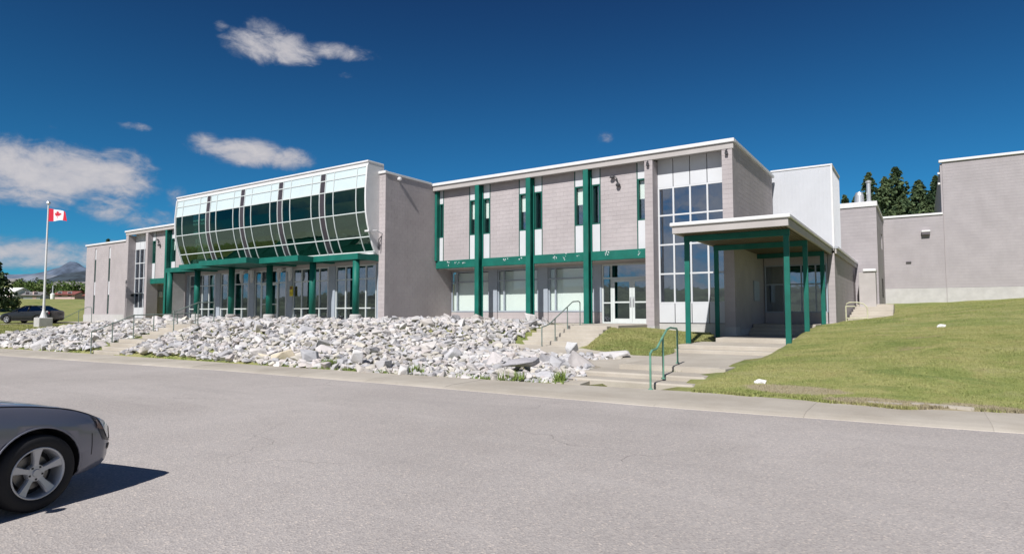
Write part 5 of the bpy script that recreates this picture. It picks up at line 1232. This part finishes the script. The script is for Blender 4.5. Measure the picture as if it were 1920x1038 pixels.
    # wheels
    def wheel(wx, sg):
        off = Matrix.Translation((wx, sg*.80, .315))@Matrix.Rotation(0 if sg < 0 else math.pi, 4, 'Z')
        # local frame: +(-y) outward ; profile in (r, y)
        def lathe_y(prof, n=40):
            mb = MB(); m_ = len(prof)
            for (r_, y) in prof:
                for k in range(n): a = 2*math.pi*k/n; mb.v.append((r_*math.cos(a), y, r_*math.sin(a)))
            for i in range(m_-1):
                for k in range(n): mb.f.append((i*n+k, i*n+(k+1) % n, (i+1)*n+(k+1) % n, (i+1)*n+k))
            return mb
        t = lathe_y([(.205, .10), (.29, .115), (.312, .09), (.315, .0), (.312, -.075), (.295, -.098), (.255, -.105), (.212, -.095), (.208, -.08)]); t.rot(off); ty = obj('wheel', t, M['rubber'], c, smooth=True)
        r_ = lathe_y([(.209, -.085), (.214, -.098), (.206, -.101), (.196, -.092), (.190, -.02), (.185, .08)]); r_.rot(off)
        o = obj('rim', r_, M['rim'], ty, smooth=True)
        sp = MB()
        for k in range(5):
            a = 2*math.pi*k/5+math.pi/2-.0; ca, sa = math.cos(a), math.sin(a)
            def pt(rad, wd, y): return (rad*ca-wd*sa, y, rad*sa+wd*ca)
            q = [(.03, .026), (.10, .024), (.16, .034), (.202, .046)]; yo = [-.062, -.072, -.082, -.092]; v = []
            for (rad, wd), y in zip(q, yo): v += [pt(rad, -wd, y+.012), pt(rad, -wd*.72, y), pt(rad, wd*.72, y), pt(rad, wd, y+.012), pt(rad, wd, y+.04), pt(rad, -wd, y+.04)]
            f = [(i*6+j, (i+1)*6+j, (i+1)*6+(j+1) % 6, i*6+(j+1) % 6) for i in range(3) for j in range(6)]+[(0, 1, 2, 3, 4, 5), (18, 23, 22, 21, 20, 19)]
            sp.raw(v, f)
        sp.rot(off); obj('spoke', sp, M['rim'], ty)
        h = lathe_y([(.001, -.078), (.028, -.078), (.034, -.068), (.066, -.066), (.072, -.05), (.072, -.02)], 24); h.rot(off); obj('hub', h, M['rim'], ty, smooth=False)
        for k in range(5):
            a = 2*math.pi*(k+.5)/5+math.pi/2; nb = MB(); nb.box(.052*math.cos(a)-.008, .052*math.cos(a)+.008, -.069, -.062, .052*math.sin(a)-.008, .052*math.sin(a)+.008)
            nb.rot(off); obj('wheel_nut', nb, M['blackplastic'], ty)
        dd = lathe_y([(.03, .0), (.14, .0), (.14, .02), (.03, .02)], 32); dd.rot(off); obj('brake_disc', dd, M['brake'], ty)
        kk = lathe_y([(.001, .04), (.19, .04)], 24); kk.rot(off); obj('backplate', kk, M['blackplastic'], ty)
    for wx in (1.42, -1.26):
        for sg in (-1, 1): wheel(wx, sg)
    return c
HEAD = R(103.5)
near_car = make_car('car', 'dark blue grey car with five spoke alloy wheels, nose entering the picture at left', M['paint_grey'])
hw_ = Vector((math.cos(HEAD), math.sin(HEAD), 0)); lf = Vector((-hw_.y, hw_.x, 0))
near_car.location = Vector((-6.21, 2.15, 0))-hw_*1.42+lf*.88; near_car.rotation_euler = (0, 0, HEAD)
far_car = copy_tree(near_car, (-62.6, 20.8, .80), math.pi+YAW-.08, 1.02, 'black car parked on the drive behind the flagpole base')
far_car.location.z = T(-62.6, 20.8)+.04
def repaint(o):
    for k in [q for q in bpy.data.objects if q.parent == o]:
        if k.type == 'MESH' and any(s_.material == M['paint_grey'] for s_ in k.material_slots):
            k.data = k.data.copy()
            for i, mt in enumerate(k.data.materials):
                if mt == M['paint_grey']: k.data.materials[i] = M['paint_black']
        repaint(k)
repaint(far_car)
# driveway where it stands
def strip(name, line, w_, dz, mat):
    mb = MB(); pts = []
    for i in range(len(line)-1):
        for k in range(8):
            a = Vector(line[i]).lerp(Vector(line[i+1]), k/8); pts.append(a)
    pts.append(Vector(line[-1])); v = []
    for i, p in enumerate(pts):
        d = (pts[min(i+1, len(pts)-1)]-pts[max(0, i-1)]).normalized(); nrm = Vector((-d.y, d.x))
        for q in (-1, 0, 1): a = p+nrm*q*w_/2; v.append((a.x, a.y, T(a.x, a.y)+dz))
    mb.raw(v, [(i*3+j, (i+1)*3+j, (i+1)*3+j+1, i*3+j+1) for i in range(len(pts)-1) for j in range(2)]); return tag(obj(name, mb, mat, fixn=False), kind='structure')
strip('driveway', [(-110, -4), (-92, 6), (-76, 14), (-64, 21), (-61, 28), (-62, 40)], 6.0, .035, M['asphalt'])
strip('path', [(-57.5, 23.6), (-61, 23.2), (-64, 22.0)], 1.4, .07, M['walk'])

# ---------------------------------------------------------------- trees
def leafmat(name, dark, light, sc_=.9):
    m = bpy.data.materials.new(name); m.use_nodes = True; t = NT(m.node_tree); b = t.n['Principled BSDF']; co = t.new('ShaderNodeNewGeometry').outputs['Position']
    c = t.mix(t.smooth(t.noise(co, sc_, 4, .65), .38, .66), dark, light); t.link(c, b.inputs['Base Color']); b.inputs['Roughness'].default_value = .8; b.inputs['Specular IOR Level'].default_value = .2; return m
M['needle'] = leafmat('conifer_needles', (.032, .062, .030), (.115, .155, .070)); M['leaf'] = leafmat('broad_leaves', (.045, .085, .022), (.12, .17, .05)); M['bark'] = pbr('bark', (.10, .07, .05), .9, var=.3, vscale=4)
def cards(mb_v, c, size, rs, up=.5):
    n = len(c); a = rs.normal(0, 1, (n, 3)); a /= np.linalg.norm(a, axis=1, keepdims=True); b = rs.normal(0, 1, (n, 3)); b -= a*(a*b).sum(1, keepdims=True); b /= np.linalg.norm(b, axis=1, keepdims=True)
    s = size*rs.uniform(.6, 1.4, (n, 1)); v = np.empty((n, 4, 3)); v[:, 0] = c-a*s; v[:, 1] = c-b*s*.55; v[:, 2] = c+a*s; v[:, 3] = c+b*s*.55; return v.reshape(-1, 3)
def card_mesh(name, V, mat):
    n = len(V)//4; me = bpy.data.meshes.new(name); me.vertices.add(len(V)); me.vertices.foreach_set('co', V.ravel()); me.loops.add(n*4); me.loops.foreach_set('vertex_index', np.arange(n*4)); me.polygons.add(n); me.polygons.foreach_set('loop_start', np.arange(n)*4); me.polygons.foreach_set('loop_total', np.full(n, 4)); me.update(); me.validate(); me.materials.append(mat); return me
def conifer(x, y, z, h, rad, label, seed, group=None, cs=.22, nb=130, mat='needle', per=46, bare=.10):
    rs = np.random.RandomState(seed); t = thing('conifer_tree', label, 'tree', (x, y, z), group)
    mb = MB(); mb.tube([(x, y, z-.5), (x+.05*h*rs.uniform(-.3, .3), y, z+h*.6), (x+.02, y, z+h*.97)], rad*.09, 7, r1=.03); obj('trunk', mb, M['bark'], t)
    P_ = []
    for i in range(nb):
        q = rs.uniform(bare, 1.0)**.9; ang = rs.uniform(0, 6.283); L = rad*(1-q)**.72*rs.uniform(.55, 1.18)+.12; m_ = max(6, int(per*L/rad+6))
        s = rs.uniform(.12, 1, m_)**.8; droop = -.28*L*s**1.5+.10*L*s; w_ = .22*L*(1-s*.55)
        P_.append(np.stack([x+np.cos(ang)*L*s+rs.normal(0, 1, m_)*w_*.5, y+np.sin(ang)*L*s+rs.normal(0, 1, m_)*w_*.5, z+h*q+droop+rs.normal(0, .10, m_)*L*.5], 1))
    P_ = np.concatenate(P_); V = cards(None, P_, cs, rs); me = card_mesh('crown', V-np.array([x, y, z]), M[mat]); o = bpy.data.objects.new('crown', me); COL.objects.link(o); o.parent = t; return t
def leafy(x, y, z, h, rad, label, seed, group=None, cs=.4, n=1500, name='leafy_tree'):
    rs = np.random.RandomState(seed); t = thing(name, label, 'tree', (x, y, z), group); mb = MB(); mb.tube([(x, y, z-.5), (x, y, z+h*.5)], .25, 7, r1=.1)
    for k in range(4): a = rs.uniform(0, 6.28); mb.tube([(x, y, z+h*.3), (x+math.cos(a)*rad*.5, y+math.sin(a)*rad*.5, z+h*.6)], .1, 5, r1=.04)
    obj('trunk', mb, M['bark'], t)
    cen = rs.normal(0, .42, (14, 3)); cen[:, 2] *= .8; k = rs.randint(0, 14, n); d = rs.normal(0, 1, (n, 3)); d /= np.linalg.norm(d, axis=1, keepdims=True)
    P_ = cen[k]*np.array([rad, rad, h*.33])+d*rs.uniform(.3, 1, (n, 1))**.5*np.array([rad*.38, rad*.38, h*.2])+np.array([x, y, z+h*.58]); V = cards(None, P_, cs, rs)
    me = card_mesh('crown', V-np.array([x, y, z]), M['leaf']); o = bpy.data.objects.new('crown', me); COL.objects.link(o); o.parent = t; return t
GT = 'dark conifers rising behind the gymnasium'
for i, (x, y, zt, h, rad, lab) in enumerate([(-1.95, 85, 19.0, 17, 4.6, 'tallest dark conifer behind the service wing, right of the flue'), (-4.9, 88, 19.2, 15, 3.6, 'dark conifer directly behind the flue and roof vent'), (.3, 84, 16.9, 14, 4.2, 'broad dark conifer right of the tallest one'),
     (2.0, 90, 18.3, 14, 2.5, 'slim conifer close to the gymnasium edge'), (3.2, 80, 16.9, 13, 2.6, 'conifer half hidden by the gymnasium edge'), (-8.3, 96, 18.0, 11, 2.2, 'small conifer top beside the white roof box'), (-6.6, 93, 17.4, 11, 3.2, 'low conifer between the white roof box and the roof vent'),
     (-3.4, 94, 19.6, 14, 3.6, 'conifer filling the gap left of the tallest one'), (1.1, 78, 14.2, 10, 3.0, 'short conifer before the gap in the trees'), (-1.2, 76, 14.0, 11, 3.6, 'lower conifer in front of the tall group')]):
    conifer(x, y, zt-h, h, rad, lab, 20+i, GT, nb=430, per=95, cs=.19)
conifer(-102.0, 25.5, 2.3, 9.8, 3.3, 'big dark conifer at the left edge of the picture', 51, cs=.2, nb=300, per=70, bare=.03)
conifer(-98.4, 28.2, 2.4, 6.6, 3.0, 'lower dark conifer beside the big one at the left edge', 52, cs=.2, nb=220, per=60, bare=.02)
conifer(-98.6, 41.6, 2.5, 10.0, 2.4, 'tree tip just showing over the roof of the far left wing', 53, cs=.16, nb=160)
GL = 'leafy trees round the far houses'
for i, (x, y, h, rad, lab) in enumerate([(-231, 75, 8.6, 4.4, 'dark leafy tree left of the flagpole, before the brown hillside'), (-222, 79, 9.4, 5.0, 'round dark leafy tree just right of the flagpole'), (-207, 79, 8.4, 4.6, 'green tree left of the far wing corner'), (-202, 84, 8.0, 3.8, 'paler green tree by the far left wing corner'), (-214, 82, 7.4, 3.2, 'small pale leafy tree between the darker ones'), (-228, 66, 5.4, 2.8, 'low leafy tree beside the white house')]):
    leafy(x, y, T(x, y)-.3, h, rad, lab, 60+i, GL, cs=.33)

# ---------------------------------------------------------------- far houses
M['hwhite'] = pbr('white_siding', (.78, .78, .76), .8); M['hgrey'] = pbr('grey_siding', (.40, .42, .45), .8); M['hred'] = pbr('red_roof', (.22, .07, .06), .8); M['hroof'] = pbr('grey_roof', (.22, .21, .21), .8); M['hpink'] = pbr('pinkish_siding', (.55, .40, .38), .8)
def house(x, y, w_, d_, h, rot, wall, roof, label, rh=1.8, z=None):
    z = T(x, y)-.4 if z is None else z; t = thing('house', label, 'house', (x, y, z), 'far houses on the hillside', rot, local=True); t.location = (x, y, z)
    mb = MB(); mb.box(-w_/2, w_/2, -d_/2, d_/2, 0, h+.4); mb.prism([(-d_/2, h+.4), (d_/2, h+.4), (0, h+.4+rh-.15)], 0, -w_/2, w_/2); obj('wall', mb, M[wall], t)
    mb = MB()
    for s_ in (-1, 1): mb.prism([(s_*(d_/2+.5), h+.25), (0, h+.4+rh), (0, h+.55+rh), (s_*(d_/2+.6), h+.38)], 0, -w_/2-.4, w_/2+.4)
    obj('roof', mb, M[roof], t)
    for k in range(max(2, int(w_/3))):
        xx = -w_/2+(k+.5)*w_/max(2, int(w_/3)); mb = MB(); mb.box(xx-.5, xx+.5, -d_/2-.03, -d_/2, 1.2, 2.4); f = obj('window', mb, M['hgrey'], t); mb = MB(); mb.box(xx-.42, xx+.42, -d_/2-.05, -d_/2-.031, 1.28, 2.32); obj('pane', mb, M['strip'], f)
    mb = MB(); mb.box(w_/2-1.6, w_/2-.8, -d_/2-.04, -d_/2-.001, .3, 2.4); obj('door', mb, M['hpink'], t)
    return t
house(-183.5, 57.0, 4.4, 4.5, 1.7, R(30), 'hwhite', 'hwhite', 'white house with pale roof beside the dark conifer at left', 1.0, z=4.6)
house(-180.0, 60.5, 3.6, 4, 1.1, R(45), 'hgrey', 'hroof', 'low grey house next to the white one', .7, z=4.5)
house(-170.0, 64.0, 4.6, 4, 1.3, R(35), 'hpink', 'hred', 'low house with a red roof behind the flagpole', .7, z=4.4)
house(-163.5, 66.5, 2.6, 3, 1.1, R(35), 'hred', 'hred', 'small red roofed shed right of the long red roofed house', .6, z=4.3)
house(-300, 113, 12, 8, 2.8, R(40), 'hwhite', 'hroof', 'white house high on the slope among the trees')
house(-468, 145, 6, 5, 2.4, R(40), 'hwhite', 'hroof', 'distant white house on the skyline at left')
for (x, y, lab, h) in ((-141.5, 50.2, 'white marker post on the grass right of the flagpole', 1.6), (-126, 52.2, 'white round topped post on the grass near the far left wing', 1.3)):
    z = T(x, y); t = thing('marker_post', lab, 'post', (x, y, z)); mb = MB(); mb.lathe([(.35, z-.2), (.38, z+h*.5), (.12, z+h*.6)], x, y, 10); obj('base', mb, M['hwhite'], t); mb = MB(); mb.tube([(x, y, z+h*.5), (x, y, z+h*1.5)], .12, 6); obj('pole', mb, M['hgrey'], t)

# ---------------------------------------------------------------- mountains
def range_mesh(name, ctr, sky_line, d_, mat, seed, rough, n=150, m_=46):
    """ridge whose crest follows sky_line (metres along, metres up), falling away with gullies on both sides"""
    rs = np.random.RandomState(seed); xs_ = np.array([p[0] for p in sky_line]); zs_ = np.array([p[1] for p in sky_line])
    X, Y = np.meshgrid(np.linspace(xs_[0], xs_[-1], n), np.linspace(-1, 1, m_), indexing='ij'); crest = np.interp(X, xs_, zs_); L = xs_[-1]-xs_[0]
    rid = np.zeros_like(X)
    for k in range(5):
        f = 2**k*9.0/L; rid += (1-np.abs(np.sin(X*f*3+rs.uniform(0, 6)+Y*rs.uniform(1, 3)*(k+1)*.6)))/(1.6**k)
    Z = crest*(1-np.abs(Y)**1.15)-rough*(rid-1)*np.abs(Y)*(1-np.abs(Y))*3-8
    Z = Z+rough*.10*(rid-1)
    mb = MB(); mb.v = [(ctr[0]+a*rtv.x+b*d_*fwv.x, ctr[1]+a*rtv.y+b*d_*fwv.y, z) for a, b, z in zip(X.ravel(), Y.ravel(), Z.ravel())]
    mb.f = [(i*m_+j, (i+1)*m_+j, (i+1)*m_+j+1, i*m_+j+1) for i in range(n-1) for j in range(m_-1)]; return tag(obj(name, mb, mat, smooth=False, fixn=False), kind='structure')
M['rockmt'] = pbr('hazy_mountain_rock', (.105, .14, .20), .95, var=.35, vscale=.006); M['forest'] = pbr('hazy_forest_slope', (.030, .045, .060), .95, var=.5, vscale=.02); M['scree'] = pbr('hazy_pale_slope', (.17, .195, .235), .95, var=.25, vscale=.008)  # blue of the distant air haze is put into these slope colours
def at_view(u, D): p = fwv*D+rtv*((u-960)/1150*D); return (p.x, p.y)
range_mesh('mountain', at_view(135, 6200), [(-2600, 340), (-1500, 410), (-800, 400), (-400, 412), (-260, 438), (-180, 465), (-100, 480), (-50, 515), (-10, 545), (40, 524), (95, 482), (160, 462), (260, 420), (500, 400), (1200, 360), (2600, 280)], 900, M['rockmt'], 3, 40)
range_mesh('mountain', at_view(90, 4600), [(-1200, 230), (-600, 250), (-280, 270), (-200, 278), (-120, 296), (-40, 304), (40, 300), (100, 290), (160, 268), (300, 240), (900, 200)], 700, M['scree'], 5, 22)
range_mesh('hill', at_view(140, 2500), [(-700, 100), (-160, 140), (-110, 146), (-75, 160), (-44, 172), (0, 178), (44, 184), (130, 194), (220, 178), (700, 150)], 420, M['forest'], 7, 16)

flush_blocks()
bpy.context.view_layer.update()
